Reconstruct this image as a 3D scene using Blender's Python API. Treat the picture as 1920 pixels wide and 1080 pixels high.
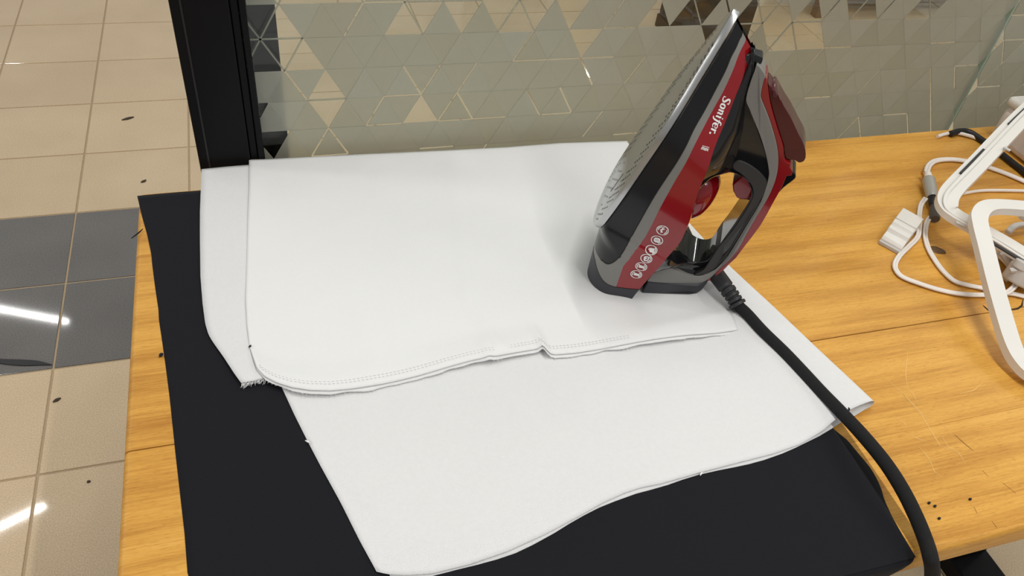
import bpy, bmesh, math, random
from mathutils import Vector, Matrix
from mathutils.geometry import tessellate_polygon

# ------------------------------------------------------------------ camera
scene = bpy.context.scene
for o in list(bpy.data.objects):
    bpy.data.objects.remove(o, do_unlink=True)
COL = scene.collection
TZ = 0.78                         # height of the table top
CAM = Vector((0.0, 0.0, 1.36))
RIGHT = Vector((0.953893, -0.280850, 0.105888)); DOWN = Vector((-0.118971, -0.677677, -0.725672)); FWD = Vector((0.275562, 0.679616, -0.679844))
FPX = 1500.0
cd = bpy.data.cameras.new('camera')
cd.sensor_width = 36.0; cd.lens = FPX / 1920 * 36.0; cd.clip_start = 0.02; cd.clip_end = 60
cam = bpy.data.objects.new('camera', cd); COL.objects.link(cam)
M = Matrix.Identity(4)
for i in range(3):
    M[i][0] = RIGHT[i]; M[i][1] = -DOWN[i]; M[i][2] = -FWD[i]; M[i][3] = CAM[i]
cam.matrix_world = M
scene.camera = cam

# ------------------------------------------------------------------ light
vs = scene.view_settings
vs.view_transform = 'Standard'; vs.look = 'None'; vs.gamma = 1.0; vs.use_curve_mapping = False
vs.exposure = -0.64
wd = bpy.data.worlds.new('world'); scene.world = wd; wd.use_nodes = True
bg = wd.node_tree.nodes['Background']; bg.inputs[0].default_value = (1.0, 0.985, 0.955, 1); bg.inputs[1].default_value = 0.50
LAMP_W = 17.0
def tube_lamp(x0, x1, y, watts=LAMP_W, z=2.8, rz=0.0):
    l = bpy.data.lights.new('ceiling_tube', 'AREA'); l.shape = 'RECTANGLE'
    l.size = x1 - x0; l.size_y = 0.026; l.energy = watts; l.color = (1.0, 0.985, 0.945)
    o = bpy.data.objects.new('ceiling_tube', l); COL.objects.link(o)
    o.location = ((x0 + x1) / 2, y, z); o.rotation_euler = (0, 0, rz)
for k, y in enumerate((-1.6, -0.1, 1.4, 2.67, 4.64)):         # rows of tube lamps along the hall, set as chevrons
    tube_lamp(-2.64, -1.34, y, rz=math.radians(23 if k % 2 else -25))
    tube_lamp(2.3, 3.6, y, rz=math.radians(23 if k % 2 else -25))
for x in (2.3, 5.6):
    tube_lamp(x, x + 1.3, 7.3)
for y in (-0.75, 0.75):                                      # two tubes end to end above the table
    tube_lamp(0.05, 1.35, y, 27.5, rz=math.radians(90))

# ------------------------------------------------------------------ helpers
def ray(px, py):
    return RIGHT * ((px - 960) / FPX) + DOWN * ((py - 540) / FPX) + FWD
def at(px, py, z=TZ):
    d = ray(px, py); return CAM + d * ((z - CAM.z) / d.z)
def at_y(px, py, y):
    d = ray(px, py); return CAM + d * ((y - CAM.y) / d.y)
def lin(r, g, b):
    f = lambda c: (c / 255 / 12.92) if c / 255 <= 0.04045 else ((c / 255 + 0.055) / 1.055) ** 2.4
    return (f(r), f(g), f(b), 1.0)
def sstep(x):
    x = max(0.0, min(1.0, x)); return x * x * (3 - 2 * x)
def tag(o, label=None, cat=None, group=None, kind=None):
    if label: o['label'] = label
    if cat: o['category'] = cat
    if group: o['group'] = group
    if kind: o['kind'] = kind
    return o
def empty(name, loc=(0, 0, 0), rz=0.0):
    o = bpy.data.objects.new(name, None); COL.objects.link(o); o.location = loc; o.rotation_euler = (0, 0, rz)
    o.empty_display_size = 0.02
    return o
def mesh_obj(name, verts, faces, mat, parent=None, smooth=False, bevel=0.0, seg=2, angle=35, fix=True, solid=0.0, weld=True):
    me = bpy.data.meshes.new(name)
    me.from_pydata([tuple(v) for v in verts], [], faces)
    if fix:
        bm = bmesh.new(); bm.from_mesh(me)
        if weld: bmesh.ops.remove_doubles(bm, verts=bm.verts, dist=1e-7)
        bmesh.ops.recalc_face_normals(bm, faces=bm.faces); bm.to_mesh(me); bm.free()
    me.materials.append(mat)
    return link(name, me, parent, smooth, bevel, seg, angle, solid)
def link(name, me, parent=None, smooth=False, bevel=0.0, seg=2, angle=35, solid=0.0):
    if smooth or bevel:
        for p in me.polygons: p.use_smooth = True
        try: me.set_sharp_from_angle(angle=math.radians(50 if bevel else angle))
        except Exception: pass
    o = bpy.data.objects.new(name, me); COL.objects.link(o)
    if parent: o.parent = parent
    if solid:
        m = o.modifiers.new('solid', 'SOLIDIFY'); m.thickness = solid; m.offset = -1
    if bevel:
        m = o.modifiers.new('bevel', 'BEVEL'); m.width = bevel; m.segments = seg
        m.limit_method = 'ANGLE'; m.angle_limit = math.radians(angle); m.harden_normals = False
    return o
class MB:                                   # collects simple shapes into one mesh
    def __init__(s): s.v = []; s.f = []
    def add(s, v, f):
        n = len(s.v); s.v += [tuple(p) for p in v]; s.f += [tuple(i + n for i in q) for q in f]; return s
    def box(s, x0, x1, y0, y1, z0, z1):
        return s.add([(x0,y0,z0),(x1,y0,z0),(x1,y1,z0),(x0,y1,z0),(x0,y0,z1),(x1,y0,z1),(x1,y1,z1),(x0,y1,z1)],
                     [(0,3,2,1),(4,5,6,7),(0,1,5,4),(1,2,6,5),(2,3,7,6),(3,0,4,7)])
    def build(s, name, mat, parent=None, **k): return mesh_obj(name, s.v, s.f, mat, parent, **k)
def resample(pts, n):
    pts = [Vector(p) for p in pts]; L = [0.0]
    for i in range(1, len(pts)): L.append(L[-1] + (pts[i] - pts[i-1]).length)
    out = []; k = 0
    for i in range(n):
        t = L[-1] * i / (n - 1)
        while k < len(pts) - 2 and L[k+1] < t: k += 1
        h = max(1e-9, L[k+1] - L[k]); out.append(pts[k].lerp(pts[k+1], (t - L[k]) / h))
    return out
def smooth_path(pts, n=8):                  # Catmull-Rom through the points
    P = [Vector(p) for p in pts]; out = []
    for i in range(len(P) - 1):
        a = P[i-1] if i else P[0] * 2 - P[1]; b = P[i]; c = P[i+1]; d = P[i+2] if i + 2 < len(P) else P[-1] * 2 - P[-2]
        for k in range(n):
            t = k / n
            out.append(0.5 * ((2*b) + (c-a)*t + (2*a-5*b+4*c-d)*t*t + (3*b-a-3*c+d)*t**3))
    out.append(P[-1]); return out
def tube_mesh(mb, pts, r, sides=10, cap=True):
    n = len(pts); rr = r if isinstance(r, (list, tuple)) else [r] * n
    base = len(mb.v); prev = None; vs_ = []
    for i, p in enumerate(pts):
        t = (pts[min(i+1, n-1)] - pts[max(i-1, 0)]).normalized()
        a = prev if prev is not None else (Vector((0,0,1)) if abs(t.z) < 0.9 else Vector((1,0,0)))
        x = (a - t * a.dot(t)).normalized(); prev = x; y = t.cross(x)
        for k in range(sides):
            an = 2 * math.pi * k / sides; vs_.append(p + (x * math.cos(an) + y * math.sin(an)) * rr[i])
    f = [(i*sides+k, i*sides+(k+1) % sides, (i+1)*sides+(k+1) % sides, (i+1)*sides+k) for i in range(n-1) for k in range(sides)]
    if cap: f += [tuple(range(sides))[::-1], tuple((n-1)*sides+k for k in range(sides))]
    return mb.add(vs_, f)
def sweep_rect(mb, pts, w, h, closed=False, up=Vector((0,0,1))):
    n = len(pts); vs_ = []
    for i, p in enumerate(pts):
        if closed: t = (pts[(i+1) % n] - pts[i-1]).normalized()
        else: t = (pts[min(i+1, n-1)] - pts[max(i-1, 0)]).normalized()
        s = t.cross(up).normalized(); u_ = s.cross(t).normalized()
        for a, b in ((-1,-1),(1,-1),(1,1),(-1,1)): vs_.append(p + s*(a*w/2) + u_*(b*h/2))
    m = n if closed else n - 1
    f = [(i*4+k, i*4+(k+1) % 4, ((i+1) % n)*4+(k+1) % 4, ((i+1) % n)*4+k) for i in range(m) for k in range(4)]
    if not closed: f += [(3,2,1,0), tuple((n-1)*4+k for k in range(4))]
    return mb.add(vs_, f)
def coons(top, bottom, left, right, n, m):  # grid of n columns and m rows filling four border lines
    T_, B_, L_, R_ = resample(top, n), resample(bottom, n), resample(left, m), resample(right, m)
    g = []
    for j in range(m):
        v = j / (m - 1); row = []
        for i in range(n):
            u = i / (n - 1)
            p = (T_[i]*(1-v) + B_[i]*v) + (L_[j]*(1-u) + R_[j]*u) \
                - (T_[0]*(1-u)*(1-v) + T_[-1]*u*(1-v) + B_[0]*(1-u)*v + B_[-1]*u*v)
            row.append(p)
        g.append(row)
    return g
def grid_faces(m, n): return [(j*n+i, j*n+i+1, (j+1)*n+i+1, (j+1)*n+i) for j in range(m-1) for i in range(n-1)]
def dist_line(p, a, b):
    ab = b - a; t = max(0, min(1, (p - a).dot(ab) / ab.length_squared)); return (p - (a + ab*t)).length, t

# ------------------------------------------------------------------ materials
def mat(name): 
    m = bpy.data.materials.new(name); m.use_nodes = True
    nt = m.node_tree; return m, nt, nt.nodes['Principled BSDF']
def simple(name, col, rough=0.5, metal=0.0, coat=0.0, spec=0.5, bump=0.0, bscale=400, vary=0.0, vscale=20, trans=0.0, ior=1.45, sheen=0.0):
    m, nt, b = mat(name); N = nt.nodes; Lk = nt.links
    b.inputs['Base Color'].default_value = col; b.inputs['Roughness'].default_value = rough
    b.inputs['Metallic'].default_value = metal; b.inputs['Coat Weight'].default_value = coat
    b.inputs['Coat Roughness'].default_value = 0.06
    b.inputs['Specular IOR Level'].default_value = spec; b.inputs['Transmission Weight'].default_value = trans
    b.inputs['IOR'].default_value = ior; b.inputs['Sheen Weight'].default_value = sheen
    tc = N.new('ShaderNodeTexCoord')
    if vary:
        nz = N.new('ShaderNodeTexNoise'); nz.inputs['Scale'].default_value = vscale; nz.inputs['Detail'].default_value = 4
        Lk.new(tc.outputs['Object'], nz.inputs['Vector'])
        mx = N.new('ShaderNodeMix'); mx.data_type = 'RGBA'
        mx.inputs[6].default_value = tuple(c*(1-vary) for c in col[:3]) + (1,); mx.inputs[7].default_value = tuple(min(1, c*(1+vary)) for c in col[:3]) + (1,)
        Lk.new(nz.outputs['Fac'], mx.inputs[0]); Lk.new(mx.outputs[2], b.inputs['Base Color'])
    if bump:
        nz = N.new('ShaderNodeTexNoise'); nz.inputs['Scale'].default_value = bscale; nz.inputs['Detail'].default_value = 3
        Lk.new(tc.outputs['Object'], nz.inputs['Vector'])
        bp = N.new('ShaderNodeBump'); bp.inputs['Strength'].default_value = bump; bp.inputs['Distance'].default_value = 0.001
        Lk.new(nz.outputs['Fac'], bp.inputs['Height']); Lk.new(bp.outputs['Normal'], b.inputs['Normal'])
    return m
def cloth_mat(name, col, rough=0.9, weave=900, strength=0.25, vary=0.03, sheen=0.0):
    m, nt, b = mat(name); N = nt.nodes; Lk = nt.links
    b.inputs['Roughness'].default_value = rough; b.inputs['Specular IOR Level'].default_value = 0.25
    b.inputs['Sheen Weight'].default_value = sheen
    tc = N.new('ShaderNodeTexCoord')
    w1 = N.new('ShaderNodeTexWave'); w1.bands_direction = 'X'; w1.inputs['Scale'].default_value = weave; w1.inputs['Distortion'].default_value = 1.5
    w2 = N.new('ShaderNodeTexWave'); w2.bands_direction = 'Y'; w2.inputs['Scale'].default_value = weave; w2.inputs['Distortion'].default_value = 1.5
    nz = N.new('ShaderNodeTexNoise'); nz.inputs['Scale'].default_value = 260; nz.inputs['Detail'].default_value = 5
    for x in (w1, w2, nz): Lk.new(tc.outputs['Object'], x.inputs['Vector'])
    ad = N.new('ShaderNodeMath'); ad.operation = 'ADD'; Lk.new(w1.outputs['Fac'], ad.inputs[0]); Lk.new(w2.outputs['Fac'], ad.inputs[1])
    ad2 = N.new('ShaderNodeMath'); ad2.operation = 'ADD'; Lk.new(ad.outputs[0], ad2.inputs[0]); Lk.new(nz.outputs['Fac'], ad2.inputs[1])
    bp = N.new('ShaderNodeBump'); bp.inputs['Strength'].default_value = strength; bp.inputs['Distance'].default_value = 0.0004
    Lk.new(ad2.outputs[0], bp.inputs['Height']); Lk.new(bp.outputs['Normal'], b.inputs['Normal'])
    mx = N.new('ShaderNodeMix'); mx.data_type = 'RGBA'
    mx.inputs[6].default_value = tuple(c*(1-vary) for c in col[:3]) + (1,); mx.inputs[7].default_value = tuple(min(1, c*(1+vary)) for c in col[:3]) + (1,)
    Lk.new(nz.outputs['Fac'], mx.inputs[0]); Lk.new(mx.outputs[2], b.inputs['Base Color'])
    return m
def wood_mat():
    m, nt, b = mat('oak_laminate'); N = nt.nodes; Lk = nt.links
    b.inputs['Roughness'].default_value = 0.38; b.inputs['Specular IOR Level'].default_value = 0.32
    tc = N.new('ShaderNodeTexCoord'); oi = N.new('ShaderNodeObjectInfo')
    off = N.new('ShaderNodeVectorMath'); off.operation = 'SCALE'; off.inputs[0].default_value = (3.7, 1.3, 0.0)
    Lk.new(oi.outputs['Random'], off.inputs['Scale'])
    add = N.new('ShaderNodeVectorMath'); add.operation = 'ADD'; Lk.new(tc.outputs['Object'], add.inputs[0]); Lk.new(off.outputs[0], add.inputs[1])
    def noise(scale, vec, detail=6, dist=0.0):
        mp = N.new('ShaderNodeMapping'); mp.inputs['Scale'].default_value = vec; Lk.new(add.outputs[0], mp.inputs['Vector'])
        z = N.new('ShaderNodeTexNoise'); z.inputs['Scale'].default_value = scale; z.inputs['Detail'].default_value = detail
        z.inputs['Distortion'].default_value = dist; Lk.new(mp.outputs[0], z.inputs['Vector']); return z
    big = noise(3.0, (1.6, 7, 4), 3, 0.6)                      # broad tone
    fine = noise(18, (0.9, 24, 10), 8, 0.9)                   # long streaks
    pores = noise(80, (1.6, 14, 10), 3, 0.4)
    mp = N.new('ShaderNodeMapping'); mp.inputs['Scale'].default_value = (0.55, 4.5, 3.0); Lk.new(add.outputs[0], mp.inputs['Vector'])
    rg = N.new('ShaderNodeTexWave'); rg.wave_type = 'BANDS'; rg.bands_direction = 'Y'; rg.inputs['Scale'].default_value = 2.2
    rg.inputs['Distortion'].default_value = 9.0; rg.inputs['Detail'].default_value = 3; rg.inputs['Detail Scale'].default_value = 0.7
    Lk.new(mp.outputs[0], rg.inputs['Vector'])
    cr = N.new('ShaderNodeValToRGB'); e = cr.color_ramp.elements
    e[0].position = 0.28; e[0].color = lin(182, 124, 48); e[1].position = 0.72; e[1].color = lin(232, 178, 90)
    k = e.new(0.5); k.color = lin(216, 160, 72)
    s1 = N.new('ShaderNodeMath'); s1.operation = 'MULTIPLY_ADD'; s1.inputs[1].default_value = 0.42
    Lk.new(fine.outputs['Fac'], s1.inputs[0])
    s2 = N.new('ShaderNodeMath'); s2.operation = 'MULTIPLY_ADD'; s2.inputs[1].default_value = 0.40; s2.inputs[2].default_value = 0.0
    Lk.new(big.outputs['Fac'], s2.inputs[0]); Lk.new(s2.outputs[0], s1.inputs[2])
    s3 = N.new('ShaderNodeMath'); s3.operation = 'MULTIPLY_ADD'; s3.inputs[1].default_value = 0.10
    Lk.new(rg.outputs['Fac'], s3.inputs[0]); Lk.new(s1.outputs[0], s3.inputs[2]); Lk.new(s3.outputs[0], cr.inputs['Fac'])
    pr = N.new('ShaderNodeValToRGB'); pr.color_ramp.elements[0].position = 0.30; pr.color_ramp.elements[0].color = (0.74, 0.68, 0.58, 1)
    pr.color_ramp.elements[1].position = 0.47; pr.color_ramp.elements[1].color = (1, 1, 1, 1); Lk.new(pores.outputs['Fac'], pr.inputs['Fac'])
    mx = N.new('ShaderNodeMix'); mx.data_type = 'RGBA'; mx.blend_type = 'MULTIPLY'; mx.inputs[0].default_value = 0.7
    Lk.new(cr.outputs[0], mx.inputs[6]); Lk.new(pr.outputs[0], mx.inputs[7]); Lk.new(mx.outputs[2], b.inputs['Base Color'])
    bp = N.new('ShaderNodeBump'); bp.inputs['Strength'].default_value = 0.12; bp.inputs['Distance'].default_value = 0.001
    Lk.new(fine.outputs['Fac'], bp.inputs['Height']); Lk.new(bp.outputs['Normal'], b.inputs['Normal'])
    return m
def tile_mat(name, c0, c1, rough=0.10):
    m, nt, b = mat(name); N = nt.nodes; Lk = nt.links
    b.inputs['Roughness'].default_value = rough; b.inputs['Specular IOR Level'].default_value = 0.5
    g = N.new('ShaderNodeNewGeometry'); oi = N.new('ShaderNodeObjectInfo')
    sp = N.new('ShaderNodeTexNoise'); sp.inputs['Scale'].default_value = 420; sp.inputs['Detail'].default_value = 2
    cl = N.new('ShaderNodeTexNoise'); cl.inputs['Scale'].default_value = 5; cl.inputs['Detail'].default_value = 4
    for x in (sp, cl): Lk.new(g.outputs['Position'], x.inputs['Vector'])
    a = N.new('ShaderNodeMath'); a.operation = 'MULTIPLY_ADD'; a.inputs[1].default_value = 0.75; Lk.new(sp.outputs['Fac'], a.inputs[0])
    c = N.new('ShaderNodeMath'); c.operation = 'MULTIPLY_ADD'; c.inputs[1].default_value = 0.25; c.inputs[2].default_value = 0.0
    Lk.new(cl.outputs['Fac'], c.inputs[0]); Lk.new(c.outputs[0], a.inputs[2])
    r = N.new('ShaderNodeValToRGB'); r.color_ramp.elements[0].position = 0.3; r.color_ramp.elements[0].color = c0
    r.color_ramp.elements[1].position = 0.7; r.color_ramp.elements[1].color = c1; Lk.new(a.outputs[0], r.inputs['Fac'])
    hs = N.new('ShaderNodeHueSaturation'); Lk.new(r.outputs[0], hs.inputs['Color'])
    v = N.new('ShaderNodeMath'); v.operation = 'MULTIPLY_ADD'; v.inputs[1].default_value = 0.06; v.inputs[2].default_value = 0.97
    Lk.new(oi.outputs['Random'], v.inputs[0]); Lk.new(v.outputs[0], hs.inputs['Value']); Lk.new(hs.outputs[0], b.inputs['Base Color'])
    return m
def glass_mat():
    m = bpy.data.materials.new('partition_glass'); m.use_nodes = True; nt = m.node_tree; N = nt.nodes; Lk = nt.links
    N.remove(N['Principled BSDF']); out = N['Material Output']
    t = N.new('ShaderNodeBsdfTransparent'); t.inputs[0].default_value = (0.93, 0.955, 0.93, 1)
    g = N.new('ShaderNodeBsdfGlossy'); g.inputs['Roughness'].default_value = 0.02
    f = N.new('ShaderNodeFresnel'); ge = N.new('ShaderNodeNewGeometry'); ir = N.new('ShaderNodeMath'); ir.operation = 'MULTIPLY_ADD'
    ir.inputs[1].default_value = 1/1.45 - 1.45; ir.inputs[2].default_value = 1.45
    Lk.new(ge.outputs['Backfacing'], ir.inputs[0]); Lk.new(ir.outputs[0], f.inputs[0])      # thin slab: same weight on both faces
    x = N.new('ShaderNodeMixShader'); Lk.new(f.outputs[0], x.inputs[0]); Lk.new(t.outputs[0], x.inputs[1]); Lk.new(g.outputs[0], x.inputs[2])
    Lk.new(x.outputs[0], out.inputs[0]); return m
def film_mat():
    m = bpy.data.materials.new('frosted_film'); m.use_nodes = True; nt = m.node_tree; N = nt.nodes; Lk = nt.links
    N.remove(N['Principled BSDF']); out = N['Material Output']
    r = N.new('ShaderNodeBsdfRefraction'); r.inputs['Color'].default_value = (0.86, 0.88, 0.82, 1); r.inputs['Roughness'].default_value = 0.42; r.inputs['IOR'].default_value = 1.35
    d = N.new('ShaderNodeBsdfDiffuse'); d.inputs[0].default_value = (0.57, 0.57, 0.50, 1)
    oi = N.new('ShaderNodeObjectInfo'); mr = N.new('ShaderNodeMapRange'); mr.inputs[3].default_value = 0.32; mr.inputs[4].default_value = 0.50
    Lk.new(oi.outputs['Random'], mr.inputs[0])
    x = N.new('ShaderNodeMixShader'); Lk.new(mr.outputs[0], x.inputs[0])
    Lk.new(r.outputs[0], x.inputs[1]); Lk.new(d.outputs[0], x.inputs[2]); Lk.new(x.outputs[0], out.inputs[0]); return m

MT = dict(
    wood=wood_mat(), core=simple('table_core', lin(70, 48, 26), 0.8),
    beige=tile_mat('beige_tile', lin(194, 170, 138), lin(230, 207, 174), 0.045), grey=tile_mat('grey_tile', lin(96, 94, 92), lin(130, 127, 124), 0.045),
    grout=simple('grout', lin(182, 160, 130), 0.85, vary=0.08, vscale=60),
    steel=simple('black_frame', (0.004, 0.004, 0.005, 1), 0.45, spec=0.18), glass=glass_mat(), film=film_mat(),
    gedge=simple('glass_edge', lin(150, 172, 158), 0.15),
    navy=cloth_mat('navy_cloth', (0.0060, 0.0063, 0.0095, 1), 0.85, 700, 0.2, 0.12, 0.03),
    white=cloth_mat('white_cotton', (0.80, 0.80, 0.80, 1), 0.95, 900, 0.10, 0.015),
    woven=cloth_mat('white_woven', (0.77, 0.77, 0.775, 1), 0.95, 420, 0.35, 0.03),
    thread=simple('stitch_thread', lin(205, 204, 206), 0.9), lint=simple('dark_lint', (0.012, 0.012, 0.014, 1), 0.9),
    gloss_black=simple('gloss_black', (0.008, 0.008, 0.009, 1), 0.07, coat=0.4), skirt=simple('skirt_black', (0.011, 0.011, 0.013, 1), 0.22, spec=0.4),
    silver=simple('grey_plastic', lin(128, 126, 122), 0.34, vary=0.02, vscale=900), red=simple('red_plastic', lin(140, 14, 24), 0.16, coat=0.6),
    smoke=simple('smoky_red_plastic', lin(84, 8, 18), 0.08, coat=0.5, trans=0.25), rubber=simple('heel_rubber', lin(52, 52, 58), 0.45),
    charcoal=simple('charcoal_grip', lin(50, 48, 48), 0.55), plate=simple('soleplate_metal', (0.52, 0.53, 0.54, 1), 0.24, metal=0.9),
    rim=simple('plate_rim', (0.42, 0.43, 0.45, 1), 0.3, metal=0.85), dark=simple('steam_hole', (0.01, 0.01, 0.01, 1), 0.7), ink=simple('white_print', (0.86, 0.84, 0.84, 1), 0.5),
    cord=cloth_mat('braided_cord', (0.016, 0.016, 0.017, 1), 0.75, 1500, 0.5, 0.25), boot=simple('cord_boot', (0.022, 0.022, 0.024, 1), 0.5),
    wplast=simple('white_plastic', lin(226, 222, 216), 0.38), wgrey=simple('pale_grey_plastic', lin(196, 192, 188), 0.45), pad=simple('rubber_strip', lin(58, 56, 56), 0.8),
    cable=simple('white_cable', lin(235, 228, 222), 0.4), bcable=simple('black_cable', (0.012, 0.012, 0.014, 1), 0.4), gold=simple('gold_pin', (0.8, 0.5, 0.2, 1), 0.25, metal=1.0),
    pewter=simple('plug_barrel', lin(176, 174, 168), 0.35, metal=0.2), dgrey=simple('plug_sleeve', lin(92, 86, 82), 0.45, metal=0.3),
    knot=simple('wood_knot', lin(96, 68, 34), 0.5, vary=0.3, vscale=120), scratch=simple('scratch', lin(232, 190, 118), 0.5),
    brown=simple('dark_brown_wood', lin(62, 50, 40), 0.6, vary=0.2, vscale=12), leaf=simple('dry_leaf', lin(70, 58, 44), 0.8), white_box=simple('box_plastic', lin(232, 222, 216), 0.4),
)

# ------------------------------------------------------------------ floor: every tile in view is a piece
PX_, PY_, X0_, Y0_ = 0.2710, 0.2655, -0.474, 1.0255
floor = MB().box(-9, 11, -7, 12, -0.06, -0.0022).build('floor', MT['grout'], fix=False)
tag(floor, 'glossy floor of square beige tiles with a two-row grey band', kind='structure')
def tile_mesh(name, m):
    g = 0.0024
    me = mesh_obj(name, *(lambda b: (b.v, b.f))(MB().box(g, PX_-g, g, PY_-g, -0.008, 0.0)), m, None)
    bm = bmesh.new(); bm.from_mesh(me.data)
    bmesh.ops.bevel(bm, geom=[e for e in bm.edges if all(v.co.z > -0.001 for v in e.verts)], offset=0.0008, segments=1, affect='EDGES')
    bm.to_mesh(me.data); bm.free(); d = me.data; bpy.data.objects.remove(me); return d
TB, TG = tile_mesh('tile_beige', MT['beige']), tile_mesh('tile_grey', MT['grey'])
for i in range(-3, 14):
    for j in range(-4, 10):
        if j < -1 and 1 < i < 5: continue
        o = bpy.data.objects.new('tile', TG if j in (1, 2) else TB); COL.objects.link(o)
        o.location = (X0_ + i*PX_, Y0_ + j*PY_, 0); o.parent = floor
# tiles too far off to tell apart
far = MB()
for i in range(-14, 30):
    for j in range(-12, 34):
        if -3 <= i < 14 and -4 <= j < 10: continue
        if abs(i) > 22: continue
        far.box(X0_+i*PX_+.0024, X0_+(i+1)*PX_-.0024, Y0_+j*PY_+.0024, Y0_+(j+1)*PY_-.0024, -0.006, 0.0)
tag(far.build('far_tiles', MT['beige'], floor, fix=False), kind='stuff')

# ------------------------------------------------------------------ glass partition
post = MB().box(-0.0745, -0.0165, 0.847, 0.94, 0.0, 2.3).build('trim_1', MT['steel'], bevel=0.0012)
tag(post, 'black metal post of the glass partition at its left end', kind='structure')
MB().box(-0.0645, -0.0625, 0.8462, 0.8468, 0.0, 2.3).build('groove_strip', MT['bcable'], post, fix=False)
MB().box(-0.0160, -0.0075, 0.852, 0.935, 0.0, 2.3).build('gasket_channel', MT['steel'], post, bevel=0.001)
MB().box(-0.0070, 0.0000, 0.849, 0.935, 0.0, 2.3).build('glazing_bead', MT['steel'], post, bevel=0.001)
MB().box(0.0000, 0.0305, 0.880, 0.94, 0.0, 2.3).build('rear_flange', MT['steel'], post, bevel=0.001)
GY = 0.8620
pane = MB().box(-0.003, 1.0655, GY, GY+0.008, 0.01, 2.2).build('window_1', MT['glass'], fix=False)
tag(pane, 'clear glass pane with frosted triangle film behind the table', kind='structure')
pane2 = MB().box(1.0695, 2.35, GY, GY+0.008, 0.01, 2.2).build('window_2', MT['glass'], fix=False)
tag(pane2, 'second glass pane to the right of the upright joint', kind='structure')
MB().box(1.0660, 1.0690, GY-0.0004, GY+0.0084, 0.01, 2.2).build('glass_joint', MT['gedge'], pane, fix=False)

rnd = random.Random(11)
A_ = 0.0455; HT = A_ * math.sqrt(3) / 2
def frost_prob(x, z):
    p = 0.52 + 0.60 * sstep((0.965 - z) / 0.08)
    p = min(1.0, p)
    if x < 0.14: p -= 0.36 * (1 - x / 0.14)
    if x < 0.028: p = 0.55
    if x > 0.70: p += 0.12 * sstep((x - 0.70) / 0.2)
    if 0.615 < x < 0.745 and z > 0.885: p = 0.38             # clearer patches
    if 0.36 < x < 0.56 and z > 0.925: p = 0.40
    return max(0.22, min(0.995, p))
edge_gap = {}
def gap_of(key):
    if key not in edge_gap: edge_gap[key] = 0.0012 if rnd.random() < 0.20 else 0.00002
    return edge_gap[key]
clear_edges = {}
tri_n = 0; rest_film = {0: MB(), 1: MB()}; bars = {0: MB(), 1: MB()}
z_base = 0.655
def lat(i, j): return (-0.012 + (i + 0.5*(j % 2)) * A_ - 0.0, z_base + j * HT)
for j in range(0, 12):
    for i in range(-1, 52):
        for up in (True, False):
            o_ = j % 2
            if up: vk = [(i, j), (i+1, j), (i + o_, j+1)]
            else: vk = [(i + o_, j+1), (i + o_ + 1, j+1), (i+1, j)]
            P = [lat(*k) for k in vk]
            if P[1][0] < P[0][0]: P.reverse(); vk.reverse()
            cx = sum(p[0] for p in P)/3; cz = sum(p[1] for p in P)/3
            if max(p[0] for p in P) < 0.004 or max(p[0] for p in P) > 2.3: continue
            frosted = rnd.random() < frost_prob(cx, cz)
            keys = [tuple(sorted((vk[k], vk[(k+1) % 3]))) for k in range(3)]
            if not frosted:
                for k in range(3): clear_edges.setdefault(keys[k], []).append((P[k], P[(k+1) % 3]))
                continue
            gs = [gap_of(k) for k in keys]
            Q = []                                      # each side moved inwards by its own gap
            lines = []
            for k in range(3):
                a, b = P[k], P[(k+1) % 3]; dx, dz = b[0]-a[0], b[1]-a[1]; l = math.hypot(dx, dz); nx, nz = -dz/l, dx/l
                if (cx-a[0])*nx + (cz-a[1])*nz < 0: nx, nz = -nx, -nz
                lines.append((a[0]+nx*gs[k], a[1]+nz*gs[k], dx/l, dz/l))
            for k in range(3):
                x1, z1, d1, e1 = lines[k-1]; x2, z2, d2, e2 = lines[k]
                den = d1*e2 - e1*d2; t = ((x2-x1)*e2 - (z2-z1)*d2) / den; Q.append((x1+d1*t, z1+e1*t))
            y0, y1 = GY - 0.0010, GY - 0.0002
            own = 0 if cx < 1.0675 else 1
            lo, hi = (0.0005, 1.0655) if own == 0 else (1.0695, 2.3)
            for lim, sg in ((lo, 1), (hi, -1)):             # the film is cut where the pane ends
                K = []
                for k in range(len(Q)):
                    a, b = Q[k], Q[(k+1) % len(Q)]; ia, ib = (a[0]-lim)*sg >= 0, (b[0]-lim)*sg >= 0
                    if ia: K.append(a)
                    if ia != ib: t = (lim-a[0])/(b[0]-a[0]); K.append((lim, a[1]+(b[1]-a[1])*t))
                Q = K
            if len(Q) < 3: continue
            nQ = len(Q); v = [(q[0], y0, q[1]) for q in Q] + [(q[0], y1, q[1]) for q in Q]
            f = [tuple(range(nQ)), tuple(range(2*nQ-1, nQ-1, -1))] + [(k, nQ+k, nQ+(k+1) % nQ, (k+1) % nQ) for k in range(nQ)]
            if 0.0 < cx < 1.3 and 0.735 < cz < 0.985 and tri_n < 280:
                mesh_obj('film_triangle', v, f, MT['film'], (pane, pane2)[own]); tri_n += 1
            else: rest_film[own].add(v, f)
for key, L_ in clear_edges.items():                      # thin frosted lines between clear triangles
    if len(L_) == 2 and rnd.random() < 0.8:
        (x0, z0), (x1, z1) = L_[0]; l = math.hypot(x1-x0, z1-z0); nx, nz = -(z1-z0)/l*0.0009, (x1-x0)/l*0.0009
        y0, y1 = GY-0.0010, GY-0.0002; c = [(x0+nx,z0+nz),(x1+nx,z1+nz),(x1-nx,z1-nz),(x0-nx,z0-nz)]
        bars[0 if max(x0, x1) < 1.0675 else 1].add([(a,y0,b) for a,b in c]+[(a,y1,b) for a,b in c], [(0,1,2,3),(7,6,5,4),(0,4,5,1),(1,5,6,2),(2,6,7,3),(3,7,4,0)])
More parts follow.
